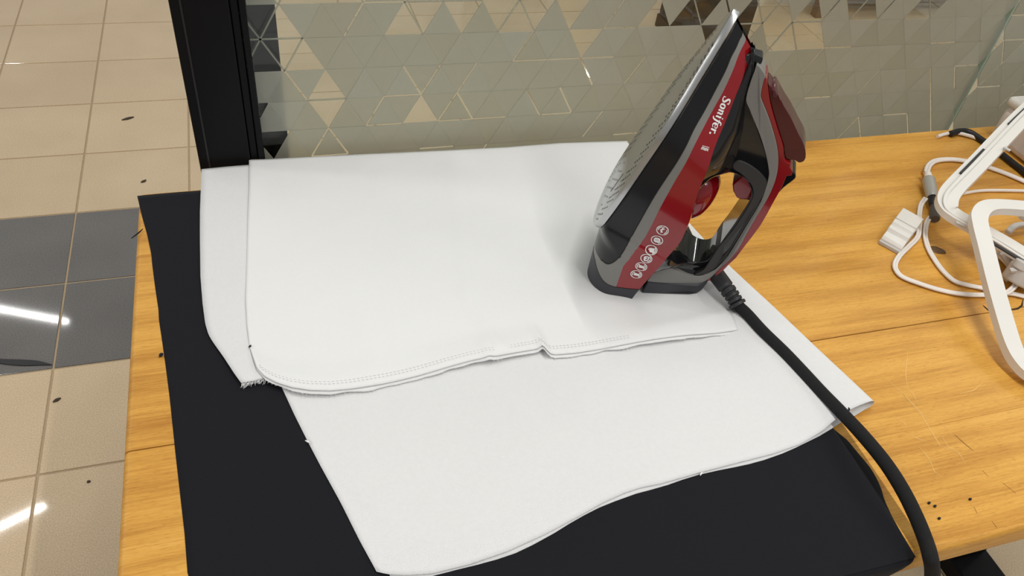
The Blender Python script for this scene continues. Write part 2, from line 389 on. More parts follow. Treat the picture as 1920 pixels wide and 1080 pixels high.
for k, p in ((0, pane), (1, pane2)):
    if rest_film[k].v: tag(rest_film[k].build('film_triangles_beyond', MT['film'], p, weld=False), kind='stuff')
    if bars[k].v: tag(bars[k].build('film_lines', MT['film'], p, weld=False), kind='stuff')

# things standing in the hall behind the glass
c1 = empty('hall_column', (1.70, 2.62, 0)); tag(c1, 'dark brown column beyond the glass behind the iron tip', 'column')
MB().box(-.135, .135, -.12, .12, 0.0, 2.6).build('shaft', MT['brown'], c1, bevel=0.004)
MB().box(-.140, .140, -.125, .125, 0.0, 0.05).build('plinth', MT['brown'], c1, bevel=0.003)
c2 = empty('hall_cabinet', (2.62, 2.95, 0)); tag(c2, 'low blurred brown cabinet seen through frosted glass at right', 'cabinet')
wc = simple('cabinet_brown', lin(132, 104, 78), 0.6, vary=0.12, vscale=9)
MB().box(-.30, .55, -.2, .2, 0.12, 0.62).build('body', wc, c2, bevel=0.004)
for sx in (-.27, .52):
    for sy in (-.17, .17): MB().box(sx-.02, sx+.02, sy-.02, sy+.02, 0, 0.12).build('leg', wc, c2, bevel=0.002)
MB().box(-.31, .56, -.21, .21, 0.62, 0.645).build('top_board', wc, c2, bevel=0.003)

# ------------------------------------------------------------------ table
tb = empty('work_table', (0.7, 0.5, 0)); tag(tb, 'light oak table top of long planks carrying the cloths and iron', 'table')
YE = [0.2075, 0.3215, 0.4460, 0.5705, 0.6950, 0.8000]
for k in range(5):
    y0, y1 = YE[k], YE[k+1]; x0, x1 = -0.140, 1.62
    ga, gb = (0.0 if k == 0 else (0.0007 if k == 2 else 0.00015)), (0.0 if k == 4 else (0.0007 if k == 1 else 0.00015))
    b = MB().box(x0-.7, x1-.7, y0+ga-.5, y1-gb-.5, TZ-0.030, TZ)
    o = b.build('plank', MT['wood'], tb)
    bm = bmesh.new(); bm.from_mesh(o.data)
    def sel(test): return [e for e in bm.edges if all(test(v.co) for v in e.verts)]
    ends = sel(lambda c: c.x < x0-.7+1e-4 and c.z > TZ-1e-4)
    if k == 0: ends += sel(lambda c: c.y < y0-.5+1e-4 and c.z > TZ-1e-4)
    bmesh.ops.bevel(bm, geom=ends, offset=0.006, segments=5, affect='EDGES', profile=0.5)
    low = [e for e in bm.edges if all(v.co.z < TZ-0.0299 and (v.co.x < x0-.7+1e-4 or (k == 0 and v.co.y < y0-.5+1e-4)) for v in e.verts)]
    bmesh.ops.bevel(bm, geom=low, offset=0.004, segments=3, affect='EDGES', profile=0.5)
    if k:
        es = [e for e in bm.edges if all(v.co.z > TZ-1e-4 and v.co.y < y0+ga-.5+1e-4 for v in e.verts)]
        bmesh.ops.bevel(bm, geom=es, offset=0.0009 if k == 3 else 0.0004, segments=1, affect='EDGES')
    bm.to_mesh(o.data); bm.free()
    for p in o.data.polygons: p.use_smooth = True
    try: o.data.set_sharp_from_angle(angle=math.radians(25))
    except Exception: pass
MB().box(-.82, .90, -.27, .28, TZ-0.034, TZ-0.0285).build('backing_board', MT['core'], tb, fix=False)
for lx in (0.02, 1.193):                                 # T-shaped black legs
    x = lx - .7
    MB().box(x-.035, x+.035, -.055, .035, 0.045, TZ-0.060).build('leg_column', MT['steel'], tb, bevel=0.003)
    MB().box(x-.043, x+.043, -.30, .24, 0.004, 0.044).build('leg_foot', MT['steel'], tb, bevel=0.003)
    MB().box(x-.025, x+.025, -.25, .22, TZ-0.062, TZ-0.034).build('leg_bearer', MT['steel'], tb, bevel=0.002)
MB().box(.02-.7+.035, 1.193-.7-.035, -.02, .01, 0.38, 0.44).build('cross_rail', MT['steel'], tb, bevel=0.002)
def local(p, e): return Vector(p) - e.location
# knot, chipped plug edge and scratches in the wood
def disc_on(name, px, py, rx, ry, rot, m, z=TZ+0.0003, dome=0.0012):
    c = at(px, py, z); v = []; n = 20
    for ring, (s, h) in enumerate(((1, -0.0004), (0.85, dome*.5), (0.45, dome))):
        for k in range(n):
            a = 2*math.pi*k/n; x, y = rx*s*math.cos(a), ry*s*math.sin(a)*(1+0.12*math.cos(3*a))
            v.append((c.x + x*math.cos(rot)-y*math.sin(rot), c.y + x*math.sin(rot)+y*math.cos(rot), z+h))
    f = [(r*n+k, r*n+(k+1) % n, (r+1)*n+(k+1) % n, (r+1)*n+k) for r in range(2) for k in range(n)] + [tuple(2*n+k for k in range(n))]
    return [Vector(q) for q in v], f
v, f = disc_on('knot', 1758, 469, 0.0105, 0.0072, -0.6, MT['knot'])
mesh_obj('knot', [local(p, tb) for p in v], f, MT['knot'], tb, smooth=True)
def ink_line(pts, w, z=TZ+0.0002):                       # a thin flat line on the table top
    P = [at(*p, z) for p in pts]; v = []; f = []
    for i, p in enumerate(P):
        t = (P[min(i+1, len(P)-1)] - P[max(i-1, 0)]).normalized(); s = Vector((-t.y, t.x, 0)) * (w/2 * (0.35 if i in (0, len(P)-1) else 1))
        v += [local(p+s, tb), local(p-s, tb)]
    return v, [(2*i, 2*i+1, 2*i+3, 2*i+2) for i in range(len(P)-1)]
mb = MB()
for pts, w in (([(1843,572),(1848,577),(1855,583),(1859,588)], .0022), ([(1847,560),(1851,556),(1856,556)], .0007), ([(1893,582),(1908,579),(1916,573),(1918,562)], .0022)):
    mb.add(*ink_line(smooth_path([Vector((*p, 0)) for p in pts], 4) and pts, w))
mb.build('chipped_plug', simple('dark_crack', lin(48, 32, 18), 0.8), tb, fix=False)
mb = MB()
for pts in ([(1702,662),(1699,690),(1698,702),(1703,736)], [(1652,702),(1700,745),(1742,790)], [(1690,735),(1728,778),(1762,835),(1785,845)],
            [(1675,780),(1697,795),(1700,803)], [(1705,815),(1720,822),(1737,828)], [(1762,812),(1778,838),(1797,848),(1811,870)],
            [(1722,836),(1740,858),(1748,872)], [(1690,722),(1712,738),(1722,760)], [(1842,718),(1825,732),(1800,738)], [(1765,790),(1790,826)], [(1625,745),(1650,756)], [(1742,862),(1752,884),(1766,895)]):
    mb.add(*ink_line(pts, .0007))
tag(mb.build('scratches', MT['scratch'], tb, fix=False), kind='stuff')
mb = MB()
for pts in ([(1790,815),(1808,831),(1825,845)], [(1842,882),(1852,892)], [(1880,905),(1905,925)], [(1860,977),(1869,989)], [(1826,950),(1832,962)]):
    mb.add(*ink_line(pts, .0009))
tag(mb.build('dark_scratches', simple('dark_scratch', lin(120, 80, 36), 0.6), tb, fix=False), kind='stuff')

# ------------------------------------------------------------------ cloths
def zp(z, pts): return [at(x, y, z) for x, y in pts]
rn = random.Random(5)
# black cloth
Z0 = TZ + 0.0004
back = zp(Z0, [(257,367),(300,363),(378,357),(620,345),(900,325),(1150,320)])
leftb = zp(Z0, [(257,367),(266,405),(276,440),(284,478),(285,492),(291,540),(297,580),(298,600),(304,640),(311,690),(318,745),(330,860),(338,930),(346,1000),(352,1080)]) + [Vector((-0.045, 0.2060, Z0))]
rightb = zp(Z0, [(1150,320),(1340,560),(1545,786),(1565,806),(1590,826),(1606,846),(1628,872),(1640,890),(1652,915),(1658,938),(1672,968),(1690,1000),(1712,1038)])
rightb[-1].y = 0.2060
front = [leftb[-1], rightb[-1]]
g = coons(back, front, leftb, rightb, 90, 90)
m_, n_ = 90, 90
from mathutils import noise as mnoise
for j in range(m_):
    for i in range(n_):
        p = g[j][i]; p.z = Z0 + 0.0006*max(0, mnoise.noise(Vector((p.x*9, p.y*9, 0.3))))
        if p.x < -0.141: p.z -= min(0.004, (-0.141-p.x)*0.6)
verts = [p for r in g for p in r]; rows = m_
R_ = 0.006; flat_front = [g[-1][i].copy() for i in range(n_)]
for k in range(1, 26):                                  # the cloth turns over the front edge and hangs
    for i in range(n_):
        p = flat_front[i]; u = i/(n_-1)
        if k <= 8:
            a = math.pi/2*k/8; q = Vector((p.x, 0.2075 + 0.0015 - 0.0035*math.sin(a) - R_*math.sin(a)*0.4, Z0 - R_*(1-math.cos(a))))
        else:
            d = (k-8)/17
            drop = 0.018 + 0.20*(1-u)**1.4 + 0.02
            q = Vector((p.x, 0.2026 - 0.004*math.sin(i*0.35)*d*(1-u), Z0 - R_ - drop*d))
        verts.append(q)
    rows += 1
# the free right edge runs back to the left while it falls
for k in range(1, 26):
    for i in range(n_):
        q = verts[(m_-1+k)*n_ + i]; fall = max(0, Z0 - q.z); u = i/(n_-1); q.x -= fall * 1.35 * u**6
cl = mesh_obj('black_cloth', verts, grid_faces(rows, n_), MT['navy'], None, smooth=True, angle=80, solid=0.0003)
tag(cl, 'black cloth spread on the oak table beneath the white fabric', 'cloth')

# bottom white fabric, doubled over along its right edge
Z1 = TZ + 0.0014
S1_top = zp(Z1, [(482,312),(850,287),(1178,272)])
S1_left = zp(Z1, [(482,312),(478,420),(480,560),(492,640),(508,690),(530,730),(552,778),(576,826),(600,872),(640,945),(675,1015),(706,1073)])
fold_px = [(1178,272),(1232,340),(1292,424),(1366,505),(1440,578),(1510,650),(1570,712),(1606,750),(1622,767)]
S1_right = zp(Z1, fold_px)
S1_bot = zp(Z1, [(706,1073),(726,1078),(760,1080),(810,1077),(880,1060),(950,1036),(1020,1004),(1080,972),(1130,944),(1170,926),(1200,916),(1240,908),(1310,888),(1380,870),(1450,852),(1500,834),(1540,812),(1572,787),(1600,775),(1622,767)])
n1, m1 = 96, 96
g = coons(S1_top, S1_bot, S1_left, S1_right, n1, m1)
cr1 = [(at(975,690,Z1), at(1165,895,Z1), .0022, .010), (at(640,880,Z1), at(765,1010,Z1), .0018, .008), (at(600,760,Z1), at(1020,1000,Z1), .0005, .03)]
verts = []; cols = n1
for j in range(m1):
    v_ = j/(m1-1); row = []
    for i in range(n1):
        u = i/(n1-1); p = g[j][i]
        z = Z1 + 0.0005*(0.5+mnoise.noise(Vector((p.x*11, p.y*11, 3.1))))
        for a, b, am, wd_ in cr1:
            d, t = dist_line(Vector((p.x,p.y,Z1)), a, b); z += am*math.exp(-(d/wd_)**2)*math.sin(math.pi*min(1,max(0,t)))
        z += (0.0015 + 0.010*v_**2.5) * sstep((u-0.80)/0.19)
        z += 0.0012*sstep((v_-0.93)/0.07)*(1-sstep((u-0.75)/0.2))
        row.append(Vector((p.x, p.y, z)))
    e = row[-1]; h = (row[-1].z - (TZ+0.0007))/2; outd = Vector((0.87, 0.10, 0)).normalized()
    for k in range(1, 10):                              # the rounded fold
        a = math.pi*k/9; row.append(e + outd*(math.sin(a)*h*1.3) + Vector((0,0,-h*(1-math.cos(a)))))
    for k in range(1, 30):                              # the ply underneath
        s = k/29; i = int(round((n1-1)*(1-s*0.98))); q = g[j][i]
        ext = g[j][i] - g[max(0,j-1)][i] if j else Vector((0,0,0))
        push = 0.35 * sstep((v_-0.9)/0.1) * (1+0.6*math.sin(k*0.9))
        row.append(Vector((q.x, q.y, TZ+0.0007)) + ext*push)
    cols = len(row); verts += row
s1 = mesh_obj('folded_fabric', verts, grid_faces(m1, cols), MT['woven'], None, smooth=True, angle=80, solid=0.00025)
tag(s1, 'large white fabric piece doubled along its right edge, lowest of the white layers', 'fabric')

# the fabric between, showing as a strip on the left with a frayed end
Z2 = TZ + 0.0022
g = coons(zp(Z2, [(378,318),(410,315),(470,309),(700,297),(1000,285)]), zp(Z2, [(453,722),(476,718),(500,710),(620,690),(950,610)]),
          zp(Z2, [(378,318),(377,345),(375,400),(375,455),(376,520),(380,570),(385,608),(391,628),(398,640),(420,672),(440,704),(453,722)]),
          zp(Z2, [(1000,285),(980,450),(950,610)]), 50, 70)
verts = []
for j, r in enumerate(g):
    for i, p in enumerate(r):
        u = i/49; lift = 0.0016*math.exp(-((u-0.05)/0.08)**2) + 0.004*math.exp(-(u/0.10)**2)*sstep((j/69-0.80)/0.2)
        verts.append(Vector((p.x, p.y, Z2 + lift*0.6 + 0.0003*mnoise.noise(Vector((p.x*18, p.y*18, 7))))))
s2 = mesh_obj('interlining_strip', verts, grid_faces(70, 50), MT['woven'], None, smooth=True, angle=80, solid=0.00025)
tag(s2, 'white fabric strip showing at left with a frayed lower end', 'fabric')
mb = MB()
for k in range(46):
    t = k/45; x = 453 + 47*t; y = 719 - 11*t + rn.uniform(-1, 1)
    a = at(x, y, Z2+0.0016); l = rn.uniform(0.002, 0.007); an = math.radians(rn.uniform(215, 285))
    b = a + Vector((math.cos(an)*l, math.sin(an)*l, rn.uniform(-0.001, 0.001)))
    tube_mesh(mb, [a, (a+b)/2 + Vector((rn.uniform(-.0006,.0006), rn.uniform(-.0006,.0006), 0)), b], [0.00025, 0.00022, 0.00012], 4)
tag(mb.build('frayed_threads', MT['white'], s2), kind='stuff')

# top fabric with its stitched lower hem
Z3 = TZ + 0.0034
hem_px = [(482,695),(498,712),(520,724),(548,733),(582,738),(620,738),(660,733),(720,722),(780,708),(840,692),(885,681),(908,677),(920,676),(960,668),(1000,660),(1016,656),(1022,665),(1040,668),(1080,664),(1120,658),(1170,650),(1230,641),(1290,633),(1340,628),(1383,621)]
left3 = [(467,300),(467,350),(464,420),(462,500),(460,560),(463,610),(468,650),(482,695)]
n3, m3 = 120, 90
top3 = zp(Z3, [(467,300),(600,293),(700,288),(850,281),(950,276),(1050,268),(1110,266),(1176,264)])
right3 = zp(Z3, [(1176,264),(1215,340),(1262,420),(1310,500),(1350,556),(1375,596),(1383,621)])
g = coons(top3, zp(Z3, hem_px), zp(Z3, left3), right3, n3, m3)
cr3 = [(at(845,300,Z3), at(880,560,Z3), .0020, .007), (at(860,540,Z3), at(935,655,Z3), .0030, .006), (at(630,420,Z3), at(705,690,Z3), .0014, .014),
       (at(1004,615,Z3), at(1021,664,Z3), .0055, .0035), (at(905,640,Z3), at(918,680,Z3), .003, .004), (at(1120,560,Z3), at(1170,570,Z3), .0008, .004),
       (at(1200,625,Z3), at(1365,585,Z3), .0016, .006), (at(490,310,Z3), at(1150,273,Z3), .0008, .008)]
top_rows = []
for j, r in enumerate(g):
    v_ = j/(m3-1); row = []
    for i, p in enumerate(r):
        u = i/(n3-1); z = Z3 + 0.0003*mnoise.noise(Vector((p.x*8, p.y*8, 1.7)))
        for a, b, am, wd_ in cr3:
            d, t = dist_line(Vector((p.x,p.y,Z3)), a, b); z += am*math.exp(-(d/wd_)**2)*(0.25+0.75*t)
        z += (0.0035+0.0015*math.sin(u*17)) * sstep((v_-0.88)/0.1)
        z += 0.0010*(1-sstep(u/0.04))*(0.6+0.4*math.sin(v_*9))
        row.append(Vector((p.x, p.y, z)))
    top_rows.append(row)
s3 = mesh_obj('stitched_fabric', [p for r in top_rows for p in r], grid_faces(m3, n3), MT['white'], None, smooth=True, angle=80, solid=0.0003)
tag(s3, 'smooth white fabric on top, stitched along its wavy lower hem, under the iron', 'fabric')
# the second ply peeping out below the hem
v = []; rows3 = 5; e = top_rows[-1]; ins = top_rows[-8]
for k in range(rows3):
    for i in range(n3):
        dirv = (e[i] - ins[i]); dirv.z = 0; dirv.normalize()
        out_ = 0.0026 + 0.0028*mnoise.noise(Vector((i*0.21, 4.0, 0))) + 0.0006*mnoise.noise(Vector((i*1.7, 9.0, 0)))
        t = k/(rows3-1); p = e[i] + dirv*(-0.012 + (0.012+out_)*t); p.z = e[i].z - 0.0014 - 0.0008*t; v.append(p)
mesh_obj('under_ply', v, grid_faces(rows3, n3), MT['white'], s3, smooth=True, angle=80, solid=0.0003)
mb = MB()                                                # two rows of stitches, greyer than the fabric
for off in (0.0075, 0.0105):
    path = []
    for i in range(2, n3-2):
        dirv = (ins[i] - e[i]); 
        path.append(e[i] + dirv * (off/dirv.length) + Vector((0,0,0.0011)))
    path = resample(path, 520)
    for k in range(0, 400, 4):
        a, b = path[k], path[k+2]; t = (b-a).normalized(); s = Vector((-t.y, t.x, 0))*0.00022
        mb.add([a+s, a-s, b-s, b+s], [(0,1,2,3)])
tag(mb.build('stitching', simple('stitch_grey', lin(188, 186, 188), 0.9), s3, fix=False), kind='stuff')
mb = MB()                                                # frayed fibres along the hem
for k in range(150):
    i = rn.randrange(2, n3-2); a = v[(rows3-1)*n3 + i]; dirv = (e[i]-ins[i]).normalized()
    b = a + dirv*rn.uniform(.0006,.0022) + Vector((rn.uniform(-.0012,.0012), 0, rn.uniform(-.0006,.0002)))
    tube_mesh(mb, [a, b], [.00016, .0001], 3)
tag(mb.build('frayed_fibres', MT['white'], s3), kind='stuff')

# ------------------------------------------------------------------ steam iron standing on its heel
IRON = empty('steam_iron', (0.3341, 0.6146, TZ + 0.0030), math.radians(-31.958))
tag(IRON, 'red, black and grey steam iron standing upright on its heel on the white fabric', 'iron')
TH = 0.3124016; ST, CT = math.sin(TH), math.cos(TH); LP = 0.24578; ZP = 0.0685; YN = 0.56
SKN = [-.07,.02,.0295,.0614,.1032,.1475,.1917,.2261,.2458]; HWN = [.056,.0605,.0591,.0614,.0578,.0519,.0331,.0181,.004]
def smooth_tab(x, X, Y):
    n = len(X)
    if x <= X[0]: return Y[0]
    if x >= X[-1]: return Y[-1]
    i = max(k for k in range(n-1) if X[k] <= x)
    def m(k):
        if k == 0: return (Y[1]-Y[0])/(X[1]-X[0])
        if k == n-1: return (Y[-1]-Y[-2])/(X[-1]-X[-2])
        return (Y[k+1]-Y[k-1])/(X[k+1]-X[k-1])
    h = X[i+1]-X[i]; t = (x-X[i])/h
    return (2*t**3-3*t**2+1)*Y[i]+(t**3-2*t**2+t)*h*m(i)+(-2*t**3+3*t**2)*Y[i+1]+(t**3-t**2)*h*m(i+1)
def lin_tab(x, X, Y):
    if x <= X[0]: return Y[0]
    for i in range(len(X)-1):
        if x <= X[i+1]: return Y[i]+(Y[i+1]-Y[i])*(x-X[i])/(X[i+1]-X[i])
    return Y[-1]
def body_w(s, d): return smooth_tab(min(LP, s + YN*d*sstep((s-.1)/.1)), SKN, HWN)
def s_low(d): return (d*ST-ZP)/CT
def s_top(d): return LP-YN*d
QD = [0,.083,.155,.254,.395,.466,.516,.604,.701,.751,.780,.817,.862,.899,.934,.957,.990,1.0]
DD = [.078,.0772,.0768,.077,.0768,.0732,.0695,.0612,.0544,.0500,.0482,.0465,.0438,.0412,.0390,.0366,.0335,.030]
def loc3(s, d, w): return Vector((s*ST + d*CT, -w, ZP + s*CT - d*ST))     # s along the sole, d away from it, w sideways
def hull(q, v):
    dD = smooth_tab(q, QD, DD); k = 1 - sstep((q-.20)/.12); d0 = .0045 + .0215*max(0, 1-q/.27)
    rd = .004 + .026*k; rw = .008 + .030*k
    sp = lambda d: s_low(d) + (s_top(d)-s_low(d))*q
    if v < .45:
        t = max(0, (v-.3)/.15)*math.pi/2; d = d0 + rd*(1-math.cos(t)); s = sp(d); W = body_w(s, d); r = min(rw, W*.6)
        w = (W-r)*min(1, v/.3) + r*math.sin(t)
    else:
        d = d0 + rd + (dD-d0-rd)*(v-.45)/.55; s = sp(d); w = body_w(s, d)
    w *= 1 - .07*sstep((d-.045)/.03)*sstep(1-q/.32)
    return s, d, w
BQ = [.142,.1436,.1438,.1441,.1455,.1478,.152,.159,.168,.1774,.1863,.1957,.2071,.2203,.2352,.2531,.2738,.2954,.3193,.3516,.3875,.4205,.4497,.4774,.5031,.5267,.549,.5712,.594,.6168,.6388,.6597,.6793,.6974,.7132,.7278,.7432,.7607,.7791,.7975,.8154,.8334,.8518,.8715,.8914,.9084,.9209,.9307,.9399,.9489,.9573,.9653,.9728,.9798,.9866,.9931,.9993,1.]; BV = [.3695,.3862,.3782,.3938,.4013,.4086,.4153,.4215,.4272,.4323,.4363,.4398,.444,.4633,.5172,.5765,.6267,.6525,.6601,.6501,.6395,.6327,.6299,.6284,.6288,.6315,.6359,.6412,.6472,.6528,.6563,.6576,.6579,.6577,.6557,.6529,.6525,.6564,.6613,.6642,.6641,.6635,.6627,.6628,.6635,.6612,.6538,.6444,.639,.6415,.6472,.6503,.6474,.643,.6442,.658,.655,.66]
CQ = [.0543,.0878,.1195,.1489,.1769,.2027,.228,.2545,.2805,.3038,.3374,.3838,.4329,.4765,.516,.5534,.5865,.6143,.6382,.6603,.6806,.6989,.7165,.7338,.7508,.7677,.7848,.8022,.8194,.8362,.8528,.8701,.8893,.9088,.9257,.9389,.9495,.9586,.9658,.9716,.9778,.9853,.9932,1.]; CV = [.5249,.5263,.5273,.5286,.5296,.5557,.6134,.684,.7316,.7543,.7528,.7377,.7255,.7209,.7219,.7273,.7337,.739,.7432,.7455,.7448,.7434,.7447,.7494,.7547,.7586,.7611,.7625,.7649,.7702,.7769,.7816,.7832,.7806,.7752,.7695,.7652,.7624,.7618,.7631,.766,.7722,.789,.8224]
EV = [.0001,.3433,.3585,.3705,.3816,.3924,.4029,.4126,.4213,.4296,.4377,.445,.4647,.5249,.6057,.6975,.7863,.8664,.9417,1.]; EQ = [.117,.1162,.1098,.0994,.089,.0795,.0706,.0633,.0592,.0576,.0564,.055,.0544,.0543,.055,.0567,.0592,.0625,.0672,.0741]
vB = lambda q: lin_tab(q, BQ, BV); vC = lambda q: lin_tab(q, CQ, CV); qE = lambda v: lin_tab(v, EV, EQ)
def region(q, v):
    if q < qE(v): return 'heel'
    if v > vC(q): return 'panel'
    if q > .142 and v < vB(q): return 'skirt'
    return 'band'
NQ, NV = 170, 112
V_ = {}; QV = [[(i/NQ, j/NV) for j in range(NV+1)] for i in range(NQ+1)]
reg = [[region((i+.5)/NQ, (j+.5)/NV) for j in range(NV)] for i in range(NQ)]
poly_b = [[(q, vB(q)) for q in [.142+.858*k/300 for k in range(301)]] + [(.142, .36*k/40) for k in range(41)],
          [(q, vC(q)) for q in [.054+.946*k/300 for k in range(301)]],
          [(qE(k/200), k/200) for k in range(201)]]
segs = []
for i in range(NQ+1):
    for j in range(NV+1):
        rs = {reg[a][b] for a in (i-1, i) for b in (j-1, j) if 0 <= a < NQ and 0 <= b < NV}
        if len(rs) > 1:
            q, v = i/NQ, j/NV; best = None
            for k, pl in enumerate(poly_b):
                for (a, b) in pl:
                    d = ((a-q)*NQ)**2 + ((b-v)*NV)**2
                    if best is None or d < best[0]: best = (d, a, b)
            if best[0] < 2.2: QV[i][j] = (min(1, max(0, best[1])) if 0 < i < NQ else q, best[2] if 0 < j < NV else v)
PT = [[hull(*QV[i][j]) for j in range(NV+1)] for i in range(NQ+1)]
def hull_part(name, key, m, sides):
    verts = []; idx = {}; faces = []
    for sgn in sides:
        for i in range(NQ):
            for j in range(NV):
                if reg[i][j] != key: continue
                f = []
                for a, b in ((i, j), (i+1, j), (i+1, j+1), (i, j+1)):
                    k = (a, b, sgn if b else 0)
                    if k not in idx:
                        s, d, w = PT[a][b]; idx[k] = len(verts); verts.append(loc3(s, d, w*sgn))
                    f.append(idx[k])
                if len(set(f)) >= 3: faces.append(tuple(f if sgn > 0 else f[::-1]))
    if key == 'heel':                                    # sole of the heel
        ring = [idx[(0, b, 1 if b else 0)] for b in range(NV+1)] + [idx[(0, b, -1)] for b in range(NV, 0, -1)]
        faces.append(tuple(ring))
    return mesh_obj(name, verts, faces, m, IRON, smooth=True, angle=60)
hull_part('skirt', 'skirt', MT['skirt'], (1, -1)); hull_part('grey_band', 'band', MT['silver'], (1, -1))
hull_part('side_panel', 'panel', MT['red'], (1,)); hull_part('side_panel', 'panel', MT['red'], (-1,)); hull_part('heel_rest', 'heel', MT['rubber'], (1, -1))
for sgn in (1, -1):                                      # dark joint round the skirt and above the heel
    mb = MB(); pts = [loc3(*(lambda t: (t[0], t[1], (t[2]+.0001)*sgn))(hull(q, vB(q)))) for q in [.1435+.8565*k/240 for k in range(241)]]
    tube_mesh(mb, pts, 0.00055, 5); pts = [loc3(*(lambda t: (t[0], t[1], (t[2]+.0001)*sgn))(hull(qE(v), v))) for v in [.3+.7*k/60 for k in range(61)]]
    tube_mesh(mb, pts, 0.0004, 5); mb.build('joint_line', MT['dark'], IRON, smooth=True)
# deck between the two side panels
mb = MB(); v = []; NW = 12
for i in range(NQ+1):
    s, d, w = hull(i/NQ, 1.0)
    for k in range(NW+1):
        t = k/NW*2-1; v.append(loc3(s, d + .005*(1-t*t), w*t*.995))
mb.add(v, grid_faces(NQ+1, NW+1)); mb.build('deck', MT['gloss_black'], IRON, smooth=True, angle=60)

# soleplate
OS = [-.0035,-.002,.003,.0098,.0180,.0295,.0614,.1032,.1475,.1917,.2261,.2400,.2458,.2480]
OW = [.010,.020,.0345,.0464,.0540,.0591,.0614,.0578,.0519,.0331,.0181,.0100,.0050,.0015]
ss = [-.0035 + (.2515)*(0.5-0.5*math.cos(math.pi*k/90)) for k in range(91)]
def plate_ring(d, inset):
    L_ = [(s, max(.0004, smooth_tab(s, OS, OW)-inset)) for s in ss]
    return [loc3(s, d, w) for s, w in L_] + [loc3(s, d, -w) for s, w in reversed(L_)]
rings = [plate_ring(-.0008, .0022), plate_ring(-.0004, .0006), plate_ring(.0010, 0), plate_ring(.0052, 0), plate_ring(.0060, .001)]
n = len(rings[0]); v = [p for r in rings for p in r]
f = [(r*n+k, r*n+(k+1) % n, (r+1)*n+(k+1) % n, (r+1)*n+k) for r in range(4) for k in range(n)]
f += [(k, k+1, n-2-k, n-1-k) for k in range(n//2-1)]
f += [(4*n+n-1-k, 4*n+n-2-k, 4*n+k+1, 4*n+k) for k in range(n//2-1)]
sole = mesh_obj('soleplate', v, f, MT['plate'], IRON, smooth=True, angle=30)
mb = MB()
def hole(s, w, r=.0013, el=1.0):
    c = [(s+r*el*math.cos(2*math.pi*k/8), w+r*math.sin(2*math.pi*k/8)) for k in range(8)]
    mb.add([loc3(a, -.00115, b) for a, b in c], [tuple(range(8))])
for k in range(38):
    s = .014 + .205*k/37; W = smooth_tab(s, OS, OW)
    for fr in ((.86, .70) if k % 2 else (.78, .62)):
        for sg in (1, -1):
            hole(s, sg*W*fr, .0012, 1.15)
for k in range(7):
    for j in (-2, -1, 0, 1, 2):
        if k % 2 == j % 2: hole(.016+.006*k, j*.0085, .0012, 1.15)
tag(mb.build('steam_holes', MT['dark'], sole, fix=False), kind='stuff')
mb = MB()
for k in range(4): 
    s = .036+.012*k
    for i in range(4): mb.add([loc3(s+.0045*i*.5+a, -.0011, .030+.002*i+b) for a, b in ((0,0),(.003,.001),(.003,.0018),(0,.0008))], [(0,1,2,3)])
mb.add([loc3(a, -.0011, b) for a, b in ((.035,.015),(.062,.0165),(.062,.0185),(.035,.017))], [(0,1,2,3)])
mb.build('sole_print', MT['dark'], sole, fix=False)
MB().add([loc3(s, d, w) for d in (.001, .004) for s, w in ((-.004,-.004),(.004,-.004),(.004,.004),(-.004,.004))], [(0,1,2,3),(7,6,5,4),(0,4,5,1),(1,5,6,2),(2,6,7,3),(3,7,4,0)]).build('tail_clip', MT['rim'], sole)

# handle, cut from side outlines (u, z) with a varying half width
def wh(u, z):
    lo = lin_tab(u, [.055,.068,.1,.124,.132,.138], [.05,.041,.030,.0215,.015,.008])
    hi = lin_tab(z, [.20,.24,.265,.285], [.0225,.018,.012,.007]); t = sstep((z-.02)/.05); return lo*(1-t)+hi*t
def prism(name, outer, m, scale=1.0, hole=None, bevel=.0014, seg=2, parent=IRON, wmax=None, wf=wh):
    loops = [outer] + ([hole] if hole else []); flat = [p for l in loops for p in l]; N = len(flat)
    W = [min(wf(*p)*scale, wmax or 1) for p in flat]
    v = [(p[0], -w, p[1]) for p, w in zip(flat, W)] + [(p[0], w, p[1]) for p, w in zip(flat, W)]
    if hole:
        tris = tessellate_polygon([[Vector((p[0], p[1], 0)) for p in l] for l in loops]); f = [tuple(t) for t in tris] + [tuple(i+N for i in t[::-1]) for t in tris]
    else: f = [tuple(range(N)), tuple(range(2*N-1, N-1, -1))]
    b = 0
    for l in loops:
        k = len(l); f += [(b+i, b+(i+1) % k, N+b+(i+1) % k, N+b+i) for i in range(k)]; b += k
    return mesh_obj(name, v, f, m, parent, bevel=bevel, seg=seg, angle=32)
def fine(poly, n=3):                                     # closed outline smoothed
    P = [Vector((a, b, 0)) for a, b in poly]; N = len(P); out = []
    for i in range(N):
        a, b, c, d = P[i-1], P[i], P[(i+1) % N], P[(i+2) % N]
        for k in range(n):
            t = k/n; q = 0.5*((2*b)+(c-a)*t+(2*a-5*b+4*c-d)*t*t+(3*b-a-3*c+d)*t**3); out.append((q.x, q.y))
    return out
